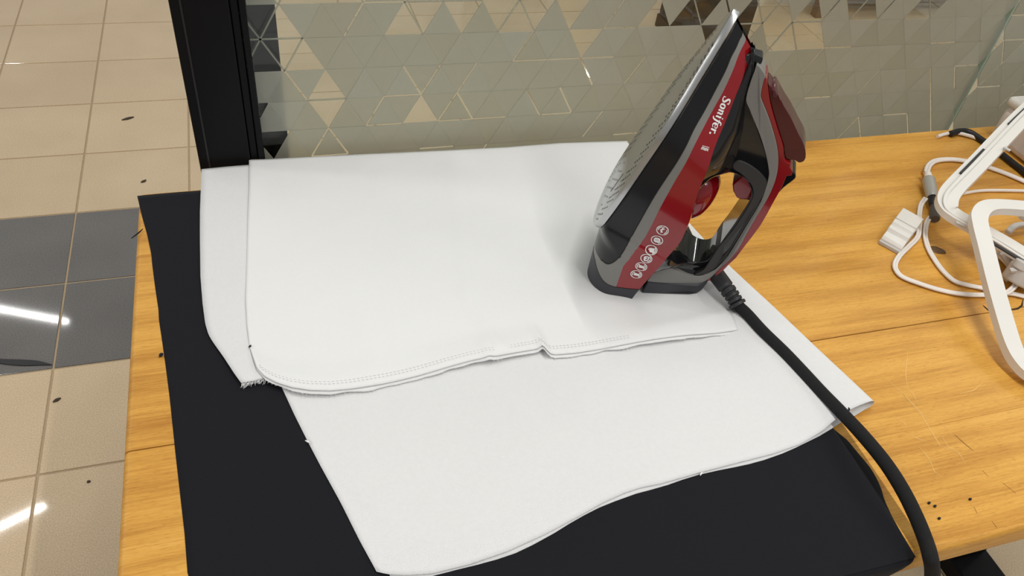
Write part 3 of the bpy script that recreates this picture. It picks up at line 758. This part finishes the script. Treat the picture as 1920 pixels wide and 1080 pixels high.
SHELL = [(.1088,.2662),(.1083,.2605),(.1078,.2511),(.1086,.2354),(.1141,.2275),(.1207,.2187),(.1299,.2069),(.14,.1915),(.1475,.1775),(.1513,.1679),(.1528,.1563),(.1534,.1367),(.1494,.1082),(.1448,.0751),(.1387,.0391),(.1337,.0318),(.1265,.0285),(.117,.028),(.1066,.0305),(.0952,.0346),(.081,.0377),(.0711,.0203),(.075,.0178),(.0957,.0169),(.1225,.0174),(.1327,.0196),(.1375,.0238),(.142,.0397),(.1468,.0623),(.1504,.0784),(.1534,.1074),(.1575,.136),(.1588,.1518),(.1585,.1655),(.1564,.1783),(.1519,.1919),(.145,.2053),(.134,.2221),(.1275,.2308),(.1209,.2394),(.1192,.2452),(.1183,.2544),(.1186,.2577),(.116,.2613)]
REDS = [(.1193,.257),(.1183,.2544),(.1192,.2452),(.1209,.2394),(.1275,.2308),(.134,.2221),(.145,.2053),(.1519,.1919),(.1564,.1783),(.1585,.1655),(.1588,.1518),(.1575,.136),(.1534,.1074),(.1504,.0784),(.1468,.0623),(.142,.0397),(.1375,.0238),(.1327,.0196),(.1364,.0156),(.1446,.032),(.1481,.0493),(.1547,.0785),(.1618,.1094),(.1648,.1376),(.167,.1587),(.1669,.1704),(.1707,.1721),(.1702,.1769),(.1664,.1806),(.1662,.1841),(.16,.1856),(.1543,.199),(.147,.2097),(.1382,.2231),(.1299,.2365),(.1225,.2516)]
COVER = [(.1225,.2516),(.1299,.2365),(.1382,.2231),(.147,.2097),(.1543,.199),(.1609,.1859),(.1686,.1863),(.1736,.1846),(.1774,.1879),(.1764,.1947),(.1712,.204),(.1635,.2124),(.1514,.2264),(.1429,.2346),(.1303,.2482),(.1282,.2473)]
BUTTON = [(.1684,.1709),(.1707,.1721),(.1746,.1702),(.1765,.1677),(.1771,.1645),(.1744,.159),(.1703,.1515),(.1655,.1385),(.167,.1587)]
KNOB = [(.1010,.2735),(.1038,.2728),(.1069,.2721),(.1102,.272),(.1121,.2705),(.1125,.2679),(.1122,.2651),(.1097,.265),(.1052,.2658),(.1020,.2670)]
PAD = [(.1181,.1654),(.1165,.171),(.1203,.1751),(.1259,.1749),(.1331,.1728),(.1433,.1678),(.1532,.1589),(.1539,.1472),(.152,.1337),(.1485,.1079),(.1438,.0748),(.1374,.0402),(.1329,.0342),(.1259,.0299),(.1167,.0291),(.1244,.037),(.1271,.0506),(.1308,.0719),(.1381,.0977),(.1436,.1272),(.1443,.1417),(.1411,.1503),(.1344,.1571),(.1269,.1617)]
CORE = [(.1034,.2755),(.1078,.2605),(.1077,.2506),(.1087,.2354),(.1212,.2188),(.1402,.1915),(.1485,.1766),(.1519,.1678),(.153,.1564),(.1539,.1343),(.1498,.107),(.1451,.0738),(.1392,.0371),(.1339,.0298),(.1266,.0268),(.1173,.0265),(.1066,.0295),(.0814,.0363),(.0666,.0379),(.0740,.0743),(.0800,.1184),(.0840,.1699),(.0890,.2112),(.0935,.2476),(.0973,.2714)]
HOLE = [(.0816,.0816),(.0856,.1051),(.0891,.1249),(.0938,.1393),(.1006,.149),(.1076,.1555),(.1154,.159),(.1234,.1595),(.1321,.1564),(.1386,.1502),(.1425,.1424),(.1431,.1322),(.1411,.1197),(.137,.0994),(.1323,.0782),(.1282,.0590),(.124,.0490),(.1135,.0448),(.1005,.0490),(.0885,.0600)]
RUBB = [(.0678,.0000),(.0713,.0195),(.075,.0178),(.0957,.0169),(.1225,.0174),(.1327,.0196),(.1345,.0145),(.1311,.0045),(.1267,.0004),(.1185,.0000),(.0929,.0000)]
TRIG = [(.1315,.1551),(.1235,.1418),(.1263,.1343),(.1319,.1275),(.1354,.1266),(.1442,.1284),(.144,.1426)]
prism('handle_core', CORE, MT['gloss_black'], .90, hole=fine(HOLE, 3), bevel=.0035, seg=4)
prism('handle_grip', fine(PAD), MT['charcoal'], .985, bevel=.0030, seg=4)
prism('handle_shell', fine(SHELL), MT['silver'], 1.0, bevel=.0022, seg=3)
prism('handle_back', fine(REDS, 2), MT['red'], .93, bevel=.0020, seg=3)
cv = prism('filler_cover', fine(COVER, 2), MT['smoke'], .74, bevel=.0016, seg=3)
prism('cover_lip', [(.1700,.1868),(.1740,.1850),(.1772,.1885),(.1764,.1945),(.1730,.1990),(.1722,.1925)], MT['smoke'], .60, bevel=.0016, parent=cv)
prism('cover_hinge', [(.1282,.2473),(.1303,.2482),(.1345,.2435),(.1330,.2405),(.1300,.2420)], MT['smoke'], .86, bevel=.0010, parent=cv)
prism('steam_button', fine(BUTTON, 2), MT['gloss_black'], .52, bevel=.0022, seg=4)
prism('spray_nozzle', fine(KNOB, 2), MT['gloss_black'], .62, bevel=.0014, seg=3)
prism('trigger', TRIG, MT['red'], .50, bevel=.0018, seg=3)
prism('heel_foot', RUBB, MT['rubber'], 1.0, bevel=.0030, seg=3)
# shoulders from the side panels up to the handle
def shoulder(name, qs, Rpts, m, n=60, k_=14, wr=.0210):
    Rr = resample([Vector((a, 0, b)) for a, b in Rpts], n)
    for sg in (1, -1):
        v = []
        for i in range(n):
            s, d, w = hull(qs[0] + (qs[1]-qs[0])*i/(n-1), 1.0); a = loc3(s, d, w*.985*sg); r = Rr[i]; ww = min(wh(r.x, r.z)*.92, wr); b = Vector((r.x, -ww*sg, r.z))
            for k in range(k_):
                t = k/(k_-1); p = a.lerp(b, t); bow = math.sin(math.pi*t)*.0035; p.y += -sg*bow; v.append(p)
        mesh_obj(name, v, grid_faces(n, k_), m, IRON, smooth=True, angle=60)
shoulder('front_shoulder', (1.0, .530), [(.1015,.2745),(.1070,.2600),(.1070,.2480),(.1080,.2354),(.1120,.220),(.1150,.205),(.1165,.188),(.1175,.172),(.1170,.160),(.1076,.1560),(.1006,.1497),(.0936,.1399),(.0886,.1255),(.0866,.116)], MT['gloss_black'])
shoulder('rear_shoulder', (.300, .150), [(.0885,.0600),(.1005,.0490),(.1080,.0440),(.1050,.0390),(.0960,.0355),(.0800,.0370),(.0730,.0300)], MT['gloss_black'])
# temperature dial on the deck
axis_s, axis_d = .074, .0700; prof = [(.0310,-.004),(.0318,.004),(.0312,.0075),(.0280,.0135),(.0235,.0180),(.0150,.0212),(.0,.0222)]
v = []; f = []; n = 48
for (r, h) in prof:
    for k in range(n):
        a = 2*math.pi*k/n; rr = r*1.0; v.append(loc3(axis_s + rr*math.cos(a), axis_d+h, rr*.85*math.sin(a)))
f = [(r*n+k, r*n+(k+1) % n, (r+1)*n+(k+1) % n, (r+1)*n+k) for r in range(len(prof)-1) for k in range(n)]
dial = mesh_obj('dial', v, f, MT['red'], IRON, smooth=True, angle=30)
MB().add([loc3(axis_s+a, axis_d+.0060+b, c) for b in (0, .008) for a, c in ((.004,.010),(.018,.010),(.018,.020),(.004,.020))], [(0,1,2,3),(7,6,5,4),(0,4,5,1),(1,5,6,2),(2,6,7,3),(3,7,4,0)]).build('dial_tab', MT['red'], dial, bevel=.001)

# print on the near side panel: lettering, max mark and six round symbols
def on_panel(s, d, lift=.0005): return loc3(s, d, body_w(s, d)*(1-.07*sstep((d-.045)/.03)*sstep(1-((s-s_low(d))/(s_top(d)-s_low(d)))/.32)) + lift)
def pen(mb, strokes, org, ex, ey, unit, shear=0.0, fine_n=5):
    for st in strokes:
        P = smooth_path([Vector((x, y, w)) for x, y, w in st], fine_n) if len(st) > 2 else [Vector(p) for p in st]
        v = []
        for i, p in enumerate(P):
            a, b = P[max(0, i-1)], P[min(len(P)-1, i+1)]; tx, ty = b.x-a.x, b.y-a.y; l = math.hypot(tx, ty) or 1; nx, ny = -ty/l*p.z/2, tx/l*p.z/2
            for s_ in (1, -1):
                x, y = p.x+nx*s_, p.y+ny*s_; x += shear*y
                v.append(on_panel(org[0]+(ex[0]*x+ey[0]*y)*unit, org[1]+(ex[1]*x+ey[1]*y)*unit))
        mb.add(v, [(2*i, 2*i+1, 2*i+3, 2*i+2) for i in range(len(P)-1)])
def circ(cx, cy, rx, ry, w, wt=None, n=24, a0=0, a1=360):
    out = []
    for k in range(n+1):
        a = math.radians(a0+(a1-a0)*k/n); out.append((cx+rx*math.cos(a), cy+ry*math.sin(a), w*abs(math.cos(a))+(wt if wt is not None else w)*abs(math.sin(a))))
    return out
GL = dict(
 S=([[(.95,1.16,.14),(.8,1.36,.16),(.5,1.42,.18),(.22,1.25,.28),(.25,.98,.32),(.55,.72,.36),(.82,.45,.32),(.78,.15,.26),(.45,0,.17),(.15,.06,.15),(.02,.28,.14)],[(.95,1.46,.1),(.95,1.05,.1)],[(.02,-.04,.1),(.02,.4,.1)]],1.14),
 o=([circ(.45,.48,.33,.44,.30,.13)],.96),
 n=([[(.02,.86,.1),(.22,.92,.22),(.25,.7,.28),(.25,0,.28)],[(.25,.55,.1),(.48,.92,.16),(.72,.84,.28),(.74,.5,.28),(.74,.12,.26),(.95,.06,.1)]],1.06),
 i=([[(.02,.86,.1),(.22,.92,.22),(.25,.7,.28),(.25,.12,.26),(.45,.06,.1)],[(.27,1.22,.22),(.27,1.42,.22)]],.54),
 f=([[(.85,1.36,.16),(.66,1.46,.16),(.46,1.3,.22),(.40,.9,.28),(.33,.1,.28),(.18,-.34,.22),(-.12,-.44,.14)],[(.08,.92,.13),(.78,.92,.13)]],.72),
 e=([[(.14,.46,.12),(.5,.50,.12),(.78,.62,.14),(.72,.88,.18),(.46,.97,.14),(.18,.76,.26),(.13,.36,.30),(.34,.03,.2),(.62,.06,.13),(.82,.24,.1)]],.90),
 r=([[(.02,.86,.1),(.22,.92,.22),(.25,.7,.28),(.25,0,.28)],[(.25,.55,.1),(.44,.90,.16),(.72,.88,.30)]],.78))
GL['a'] = ([circ(.4,.45,.3,.42,.26,.14), [(.74,.92,.24),(.74,0,.24)]], .95)
GL['m'] = ([[(.12,.95,.24),(.12,0,.24)],[(.12,.7,.14),(.4,.95,.18),(.55,.7,.24),(.55,0,.24)],[(.55,.7,.14),(.84,.95,.18),(.98,.7,.24),(.98,0,.24)]], 1.25)
GL['x'] = ([[(.05,.95,.24),(.7,0,.24)],[(.7,.95,.16),(.05,0,.16)]], .8)
panel = [o for o in IRON.children if o.name.startswith('side_panel')][0]
mb = MB(); x = 0
for ch in 'Sonifer':
    st, adv = GL[ch]; pen(mb, [[(px+x, py, w) for px, py, w in s_] for s_ in st], (.1890, .0322), (-.975, .20), (.20, .98), .0049, .22); x += adv
pen(mb, [circ(x+.12, .12, .10, .10, .12)], (.1890, .0322), (-.975, .20), (.20, .98), .0049, .22)
mb.build('brand_lettering', MT['ink'], panel, fix=False)
mb = MB(); x = 0
for ch in 'max':
    st, adv = GL[ch]; pen(mb, [[(px+x, py, w) for px, py, w in s_] for s_ in st], (.1450, .0392), (.15, .985), (.98, -.15), .0023, .1); x += adv
pen(mb, [[(0, 1.35, .18), (2.9, 1.35, .18)]], (.1450, .0392), (.15, .985), (.98, -.15), .0023)
mb.build('max_mark', MT['ink'], panel, fix=False)
ICON = [[[(.0,.62,.12),(-.05,.2,.3),(-.35,-.05,.2)],[(-.05,.2,.2),(.35,.35,.12)],[(-.15,-.1,.3),(-.05,-.5,.34)],[(.1,.6,.2),(.15,.75,.2)],circ(0,0,.68,.68,.12,.12,12,100,190),circ(0,0,.68,.68,.12,.12,12,-60,20)],
        [circ(0,.02,.42,.42,.22,.22),circ(0,.0,.14,.20,.12,.12),circ(.05,-.02,.62,.62,.1,.1,10,-70,-10)],
        [[(-.5,.2,.16),(-.15,.2,.16)],[(-.5,-.05,.16),(-.2,-.05,.16)],circ(.1,-.05,.22,.26,.34,.34),circ(.02,0,.68,.68,.14,.14,12,-70,50)],
        [[(-.35,.35,.2),(.25,.45,.2),(.3,-.2,.2),(-.2,-.5,.3),(-.3,.3,.3)],[(-.2,.05,.3),(.1,.1,.3)],circ(0,0,.68,.68,.12,.12,12,-70,50)],
        [circ(-.12,0,.12,.16,.30,.30),circ(.30,-.05,.11,.14,.26,.26),circ(-.1,0,.56,.5,.13,.13,12,110,220),circ(.05,0,.66,.62,.1,.1,12,-60,60)],
        [circ(-.12,0,.12,.16,.30,.30),circ(.30,-.05,.11,.14,.26,.26),circ(-.1,0,.56,.5,.13,.13,12,110,220),circ(.05,0,.66,.62,.1,.1,12,-60,60)]]
for (s, d), g_ in zip([(.0556,.0552),(.0414,.0574),(.0274,.0592),(.0154,.0606),(.0026,.0620),(-.0103,.0634)], ICON):
    mb = MB(); pen(mb, [circ(0, 0, .93, .93, .12, .12, 32)] + g_, (s, d), (.35, .94), (.94, -.35), .0060, 0, 3)
    mb.build('function_symbol', MT['ink'], panel, fix=False)

# cord with its boot
Mi = IRON.matrix_basis.inverted() if False else (Matrix.Translation(IRON.location) @ Matrix.Rotation(math.radians(-31.958), 4, 'Z')).inverted()
def il(p): return Mi @ Vector(p)
b0 = Vector((.1385, 0.0, .0215)); b1 = il(at(1362, 540, TZ+.021)); b2 = il(at(1375, 558, TZ+.017)); b3 = il(at(1384, 573, TZ+.0125))
bp_ = smooth_path([b0, b1, b2, b3], 14); N_ = len(bp_); rr = []
for i in range(N_):
    t = i/(N_-1); r = .0090 - .0012*t
    if .25 < t < .85 and (i % 7) < 2: r -= .0016
    if t > .88: r = .0094
    rr.append(r)
mb = MB(); tube_mesh(mb, bp_, rr, 16); boot = mb.build('cord_boot', MT['boot'], IRON, smooth=True, angle=50)
mb = MB(); tube_mesh(mb, [il(at(1379,580,TZ+.010)), il(at(1377,581,TZ+.008))], .0028, 8); mb.build('strain_bead', MT['boot'], boot, smooth=True)
cp = [(1383,572,.0125),(1402,590,.0095),(1430,621,.0090),(1470,660,.0090),(1505,697,.0095),(1540,735,.0105),(1580,776,.014),(1620,819,.019),(1660,868,.022),(1692,918,.021),(1718,970,.016),(1736,1015,.011)]
P = [il(at(x, y, TZ+z)) for x, y, z in cp] + [il(at_y(1744, 1043, .1985)), il(at_y(1748, 1066, .1935)), il(at_y(1747, 1095, .1900)), il(at_y(1740, 1135, .1870)), il((.50, .18, .52)), il((.52, .18, .30)), il((.56, .2, .02))]
cpath = smooth_path(P, 10); mb = MB(); tube_mesh(mb, cpath, .0062, 14); mb.build('power_cord', MT['cord'], IRON, smooth=True, angle=60)

# ------------------------------------------------------------------ white stand, cables and bits on the right of the table
def wpts(L_): return [at(x, y, TZ+z) for x, y, z in L_]
st = empty('folding_stand', tuple(at(1850, 470))); tag(st, 'white folding stand with two rounded frames and dark rubber strips', 'stand')
def sl(p): return Vector(p) - st.location
def bar(name, L_, w, h, m, n=6, parent=st, bevel=.0014, closed=False):
    P = [sl(p) for p in smooth_path(wpts(L_), n)]; mb = MB(); sweep_rect(mb, P, w, h, closed); return mb.build(name, m, parent, bevel=bevel, seg=3, angle=50)
A_path = [(2050,250,.080),(2045,160,.100),(2020,145,.107),(1990,155,.105),(1925,212,.090),(1880,258,.078),(1830,311,.065),(1790,352,.054),(1776,372,.050),(1776,390,.046),(1790,405,.042),(1830,428,.036),(1880,456,.030),(1935,490,.026),(1985,520,.022),(2020,525,.022),(2040,500,.026),(2045,400,.048)]
fa = bar('upper_frame', A_path + A_path[:1], .0250, .0085, MT['wplast'], 8)
bar('frame_rim', [(x-3, y-4, z+.0052) for x, y, z in A_path], .0045, .0022, MT['wplast'], 8, fa, .0008)
for a, b in (((1850,283,.0752),(1806,328,.0642)), ((1990,146,.1115),(1896,236,.0875))):
    bar('rubber_strip', [(a[0]-3,a[1]-2,a[2]), ((a[0]+b[0])/2-3,(a[1]+b[1])/2-2,(a[2]+b[2])/2), (b[0]-3,b[1]-2,b[2])], .0060, .0020, MT['pad'], 4, fa, .0004)
bar('rubber_strip', [(1846,446,.0394),(1890,473,.0344),(1960,515,.0294)], .0050, .0020, MT['pad'], 4, fa, .0004)
bar('raised_rib', [(1792,416,.0465),(1812,426,.0435)], .0050, .0020, MT['wgrey'], 4, fa, .0005)
bar('raised_rib', [(1882,276,.0805),(1894,283,.0800)], .0050, .0020, MT['wgrey'], 4, fa, .0005)
B_path = [(2120,560,.035),(2105,430,.058),(2070,402,.062),(2000,398,.062),(1920,391,.062),(1868,388,.062),(1845,393,.062),(1834,408,.060),(1836,430,.057),(1846,470,.052),(1862,535,.042),(1880,600,.030),(1896,650,.020),(1912,680,.014),(1940,705,.012),(2000,730,.012),(2070,735,.012),(2115,705,.015)]
fb = bar('lower_frame', B_path + B_path[:1], .0190, .0095, MT['wplast'], 8)
bar('frame_rim', [(x-7, y+1, z-.002) for x, y, z in B_path[6:14]], .0045, .0060, MT['wplast'], 8, fb, .0008)
for px, py, z in ((2046,200,.088), (2112,500,.044)):      # props that hold the frames up
    a = at(px, py, TZ+z); mb = MB(); tube_mesh(mb, [sl((a.x, a.y, TZ+.0005)), sl((a.x, a.y, TZ+z*.5)), sl(a)], .006, 12); mb.build('prop', MT['wplast'], st, smooth=True)
# hinge knob and struts between the frames
def puck(name, px, py, z, r, h, m, parent, n=24, axis=Vector((.35,.2,.9))):
    c = sl(at(px, py, TZ+z)); ax = axis.normalized(); mb = MB(); P = [c - ax*h/2, c - ax*h*.42, c + ax*h*.42, c + ax*h/2]
    tube_mesh(mb, P, [r*.9, r, r, r*.88], n); return mb.build(name, m, parent, bevel=.0008)
kn = puck('hinge_knob', 1916, 516, .018, .018, .022, MT['wgrey'], st)
puck('knob_cap', 1917, 498, .032, .010, .010, MT['wgrey'], kn)
bar('knob_wing', [(1893,507,.026),(1906,506,.028),(1925,505,.028)], .006, .004, MT['wgrey'], 4, kn, .001)
bar('strut', [(1878,470,.026),(1890,487,.016),(1900,500,.012)], .010, .008, MT['wgrey'], 4, st, .002)
bar('strut', [(1912,402,.040),(1935,416,.036),(1960,430,.034)], .010, .006, MT['wplast'], 4, st, .001)
bar('ring_clip', [(1890,436,.012),(1900,426,.014),(1916,422,.014),(1935,424,.012)], .008, .007, MT['wgrey'], 6, st, .002)
bar('hook', [(1885,524,.006),(1892,519,.008),(1897,512,.010),(1896,502,.012)], .006, .006, MT['wgrey'], 4, st, .001)
bar('stand_foot', [(1885,470,.008),(1925,500,.006),(1975,530,.006)], .030, .010, MT['wgrey'], 4, st, .002)

bx = empty('white_box', (1.150, 0.685, TZ)); tag(bx, 'white rounded plastic box by the glass at the right edge', 'box')
b = MB().box(-.105, .12, -.10, .092, .0005, .055).build('box_body', MT['white_box'], bx, bevel=.012, seg=5)
b = MB().box(-.106, .121, -.101, .093, .0545, .069).build('box_lid', MT['wplast'], bx, bevel=.006, seg=4)
MB().box(-.085, -.083, -.08, .075, .0688, .0695).build('lid_groove', MT['wgrey'], b, fix=False)

def cable(name, L_, label, r=.0017, twin=True, m=None, cat='cable'):
    P = smooth_path(wpts(L_), 8); mb = MB(); offs = (-1, 1) if twin else (0,)
    for s in offs:
        Q = []
        for i, p in enumerate(P):
            t = (P[min(i+1, len(P)-1)] - P[max(i-1, 0)]); t.z = 0; t.normalize(); Q.append(p + Vector((-t.y, t.x, 0))*(s*r*.92))
        tube_mesh(mb, Q, r, 8)
    o = mb.build(name, m or MT['cable'], None, smooth=True, angle=60); return tag(o, label, cat)
cable('white_cable', [(1736,371,.012),(1727,384,.005),(1724,402,.003),(1724,425,.003),(1720,445,.003),(1704,462,.003),(1688,478,.003),(1679,493,.003),(1680,506,.003),(1692,519,.003),(1722,531,.003),(1760,543,.003),(1800,551,.003),(1845,553,.003),(1890,550,.003),(1925,557,.003),(1960,565,.003),(2060,610,.003),(2300,640,.003)], 'white twin cable curving round past the ribbed clip towards the stand')
cable('white_cable', [(1752,406,.004),(1744,408,.003),(1737,420,.003),(1735,442,.003),(1741,466,.003),(1756,492,.003),(1772,512,.003),(1790,527,.003),(1812,534,.003),(1845,541,.004),(1880,550,.007),(1898,541,.009),(1906,528,.010),(1902,514,.010),(1886,492,.010),(1862,470,.010)], 'white twin cable looping from the plug under the lower frame')
cable('white_cable', [(1748,345,.012),(1742,334,.010),(1738,322,.006),(1743,309,.004),(1757,301,.003),(1785,299,.003),(1815,303,.003),(1845,311,.003),(1885,325,.003),(1925,342,.003),(1960,358,.003),(2040,400,.003),(2300,460,.003)], 'white twin cable arching from the plug top towards the box', .0022)
cable('white_cable', [(1772,369,.006),(1800,364,.003),(1835,358,.003),(1870,357,.003),(1925,358,.003),(1960,359,.003),(2060,380,.003),(2300,430,.003)], 'thin white cable running straight behind the upper frame', .0022, False)
cable('white_cable', [(1758,256,.0028),(1770,252,.0032),(1790,249,.004),(1815,254,.004),(1840,263,.003),(1862,274,.003),(1885,293,.003),(1905,311,.003),(1925,327,.003),(1950,345,.003),(2040,370,.003),(2300,400,.003)], 'white cable along the back table edge beside the box', .0027, False)
cable('black_cable', [(1782,251,.0052),(1800,246,.0056),(1818,248,.006),(1840,262,.005),(1866,280,.005),(1888,297,.005),(1910,314,.005),(1950,340,.005),(2040,352,.005),(2300,378,.005)], 'black cable lying along the foot of the white box', .0046, False, MT['bcable'])

pl = empty('barrel_plug', tuple(at(1746, 360))); tag(pl, 'small grey barrel plug with dark sleeve and gold pin tip', 'plug')
def plug_part(name, a, b, ra, rb, m, parent=pl):
    A, B = [at(*p[:2], TZ+p[2]) - pl.location for p in (a, b)]; mb = MB(); P = [A.lerp(B, t) for t in (0, .08, .5, .92, 1)]
    tube_mesh(mb, P, [ra*.85, ra, (ra+rb)/2, rb, rb*.85], 16); return mb.build(name, m, parent, smooth=True, angle=50)
bd = plug_part('barrel', (1741,336,.013), (1748,371,.010), .0085, .0075, MT['pewter'])
plug_part('collar', (1739,325,.012), (1742,337,.013), .0048, .0052, MT['cable'], bd)
plug_part('black_sleeve', (1747.5,370,.0095), (1750,386,.008), .0062, .0050, MT['bcable'])
plug_part('cable_socket', (1750,384,.008), (1753,411,.006), .0042, .0066, MT['dgrey'])
plug_part('gold_pin', (1739,332,.011), (1731,325,.010), .0016, .0016, MT['gold'])
plug_part('gold_tip', (1731,325,.010), (1729,323,.010), .0030, .0024, MT['gold'])

# ribbed white clip
rc = empty('ribbed_clip', tuple(at(1686, 438)), 0.0); tag(rc, 'small ribbed white plastic clip lying on the wood', 'clip')
c00, c10, c11, c01 = [at(*p, TZ) for p in ((1683,409),(1721,430),(1686,476),(1648,455))]
prof = [(0,.004),(0,.017),(.40,.017),(.40,.0145),(.44,.0145),(.44,.017),(.56,.017),(.60,.0125),(.63,.0125),(.66,.0155),(.76,.0155),(.80,.0105),(.95,.0105),(1.0,.007),(1.0,.001),(.03,.001)]
v = []
for e_ in (0, 1):
    for t, h in prof:
        p = (c00.lerp(c01, t)).lerp(c10.lerp(c11, t), e_); v.append(Vector((p.x, p.y, TZ+h)) - rc.location)
n = len(prof); f = [(k, (k+1) % n, n+(k+1) % n, n+k) for k in range(n)] + [tuple(range(n))[::-1], tuple(range(n, 2*n))]
mesh_obj('clip_body', v, f, MT['wplast'], rc, bevel=.0006)
v2 = []
for e_ in (-.02, 1.02):
    for t, h in ((.93,.0005),(.93,.0050),(1.05,.0050),(1.05,.0005)):
        p = (c00.lerp(c01, t)).lerp(c10.lerp(c11, t), e_); v2.append(Vector((p.x, p.y, TZ+h)) - rc.location)
mesh_obj('clip_flange', v2, [(0,1,5,4),(1,2,6,5),(2,3,7,6),(3,0,4,7),(3,2,1,0),(4,5,6,7)], MT['wgrey'], rc, bevel=.0005)

# ------------------------------------------------------------------ scraps and lint
def sliver(name, L_, w, h, m, label, cat, z0=0.0, group=None):
    P = smooth_path([at(x, y, z0 + h/2 + 0.0004) for x, y in L_], 6); mb = MB(); v = []; N = len(P)
    for i, p in enumerate(P):
        t = (P[min(i+1, N-1)] - P[max(i-1, 0)]).normalized(); s = Vector((-t.y, t.x, 0)); k = max(.12, math.sin(math.pi*(i+.4)/N))
        for a, b in ((-1,-1),(1,-1),(1,1),(-1,1)): v.append(p + s*(a*w/2*k) + Vector((0,0,b*h/2)))
    f = [(i*4+k, i*4+(k+1) % 4, (i+1)*4+(k+1) % 4, (i+1)*4+k) for i in range(N-1) for k in range(4)] + [(3,2,1,0), tuple((N-1)*4+k for k in range(4))]
    return tag(mb.add(v, f).build(name, m, None, smooth=True), label, cat, group)
sliver('black_ribbon', [(-60,668),(0,677),(40,680),(70,681),(97,684)], .016, .002, MT['bcable'], 'black ribbon end lying on the grey tiles at left', 'ribbon')
sliver('leaf_scrap', [(99,754),(106,750),(114,746)], .007, .002, MT['leaf'], 'small dark leaf scrap on the beige tile left of the table', 'scrap')
sliver('leaf_scrap', [(228,225),(240,222),(251,219)], .010, .002, MT['leaf'], 'brown leaf scrap on a far beige tile left of the post', 'scrap')
sliver('leaf_scrap', [(264,342),(269,340),(274,337)], .008, .002, MT['leaf'], 'tiny brown scrap on the floor just behind the table corner', 'scrap')
sliver('leaf_scrap', [(163,905),(166,903),(170,902)], .005, .002, MT['leaf'], 'tiny speck of dirt on the near beige tile', 'scrap')
sliver('thread_scrap', [(299,669),(302,665),(306,663)], .003, .0015, MT['lint'], 'short black thread at the left edge of the black cloth', 'thread', TZ+.001)
sliver('thread_scrap', [(246,447),(258,438),(268,429)], .0012, .0010, MT['lint'], 'fine black thread poking out past the table corner', 'thread', TZ+.001)
sliver('thread_scrap', [(466,651),(469,649),(471,647)], .0016, .0010, MT['lint'], 'tiny black thread on the white strip by the top fabric', 'thread', TZ+.005)
sliver('thread_scrap', [(1565,776),(1570,772),(1576,773)], .0024, .0015, MT['lint'], 'dark lint bit beside the cord near the folded corner', 'thread', TZ+.012)
sliver('thread_scrap', [(1591,772),(1592,768),(1591,764)], .0016, .0012, MT['lint'], 'dark lint bit right of the cord on the fold', 'thread', TZ+.014)
for (x, y), lb in zip([(1742,943),(1753,949),(1761,972),(1819,936)], ['uppermost dark crumb right of the cord', 'dark crumb just below the uppermost one', 'lowest dark crumb right of the cord near the front edge', 'lone dark crumb further right on the front plank']):
    sliver('wood_crumb', [(x-2,y+1),(x,y),(x+2.5,y-1)], .0022, .0012, MT['lint'], lb, 'crumb', TZ, 'crumbs on the front plank')
sliver('thread_scrap', [(1313,892),(1315,888),(1318,886)], .0014, .0010, MT['white'], 'white thread bit hanging at the lower fabric edge', 'thread', TZ+.003)
sliver('thread_scrap', [(572,826),(577,828),(581,831)], .0014, .0010, MT['white'], 'white thread bit on the left slanting fabric edge', 'thread', TZ+.003)
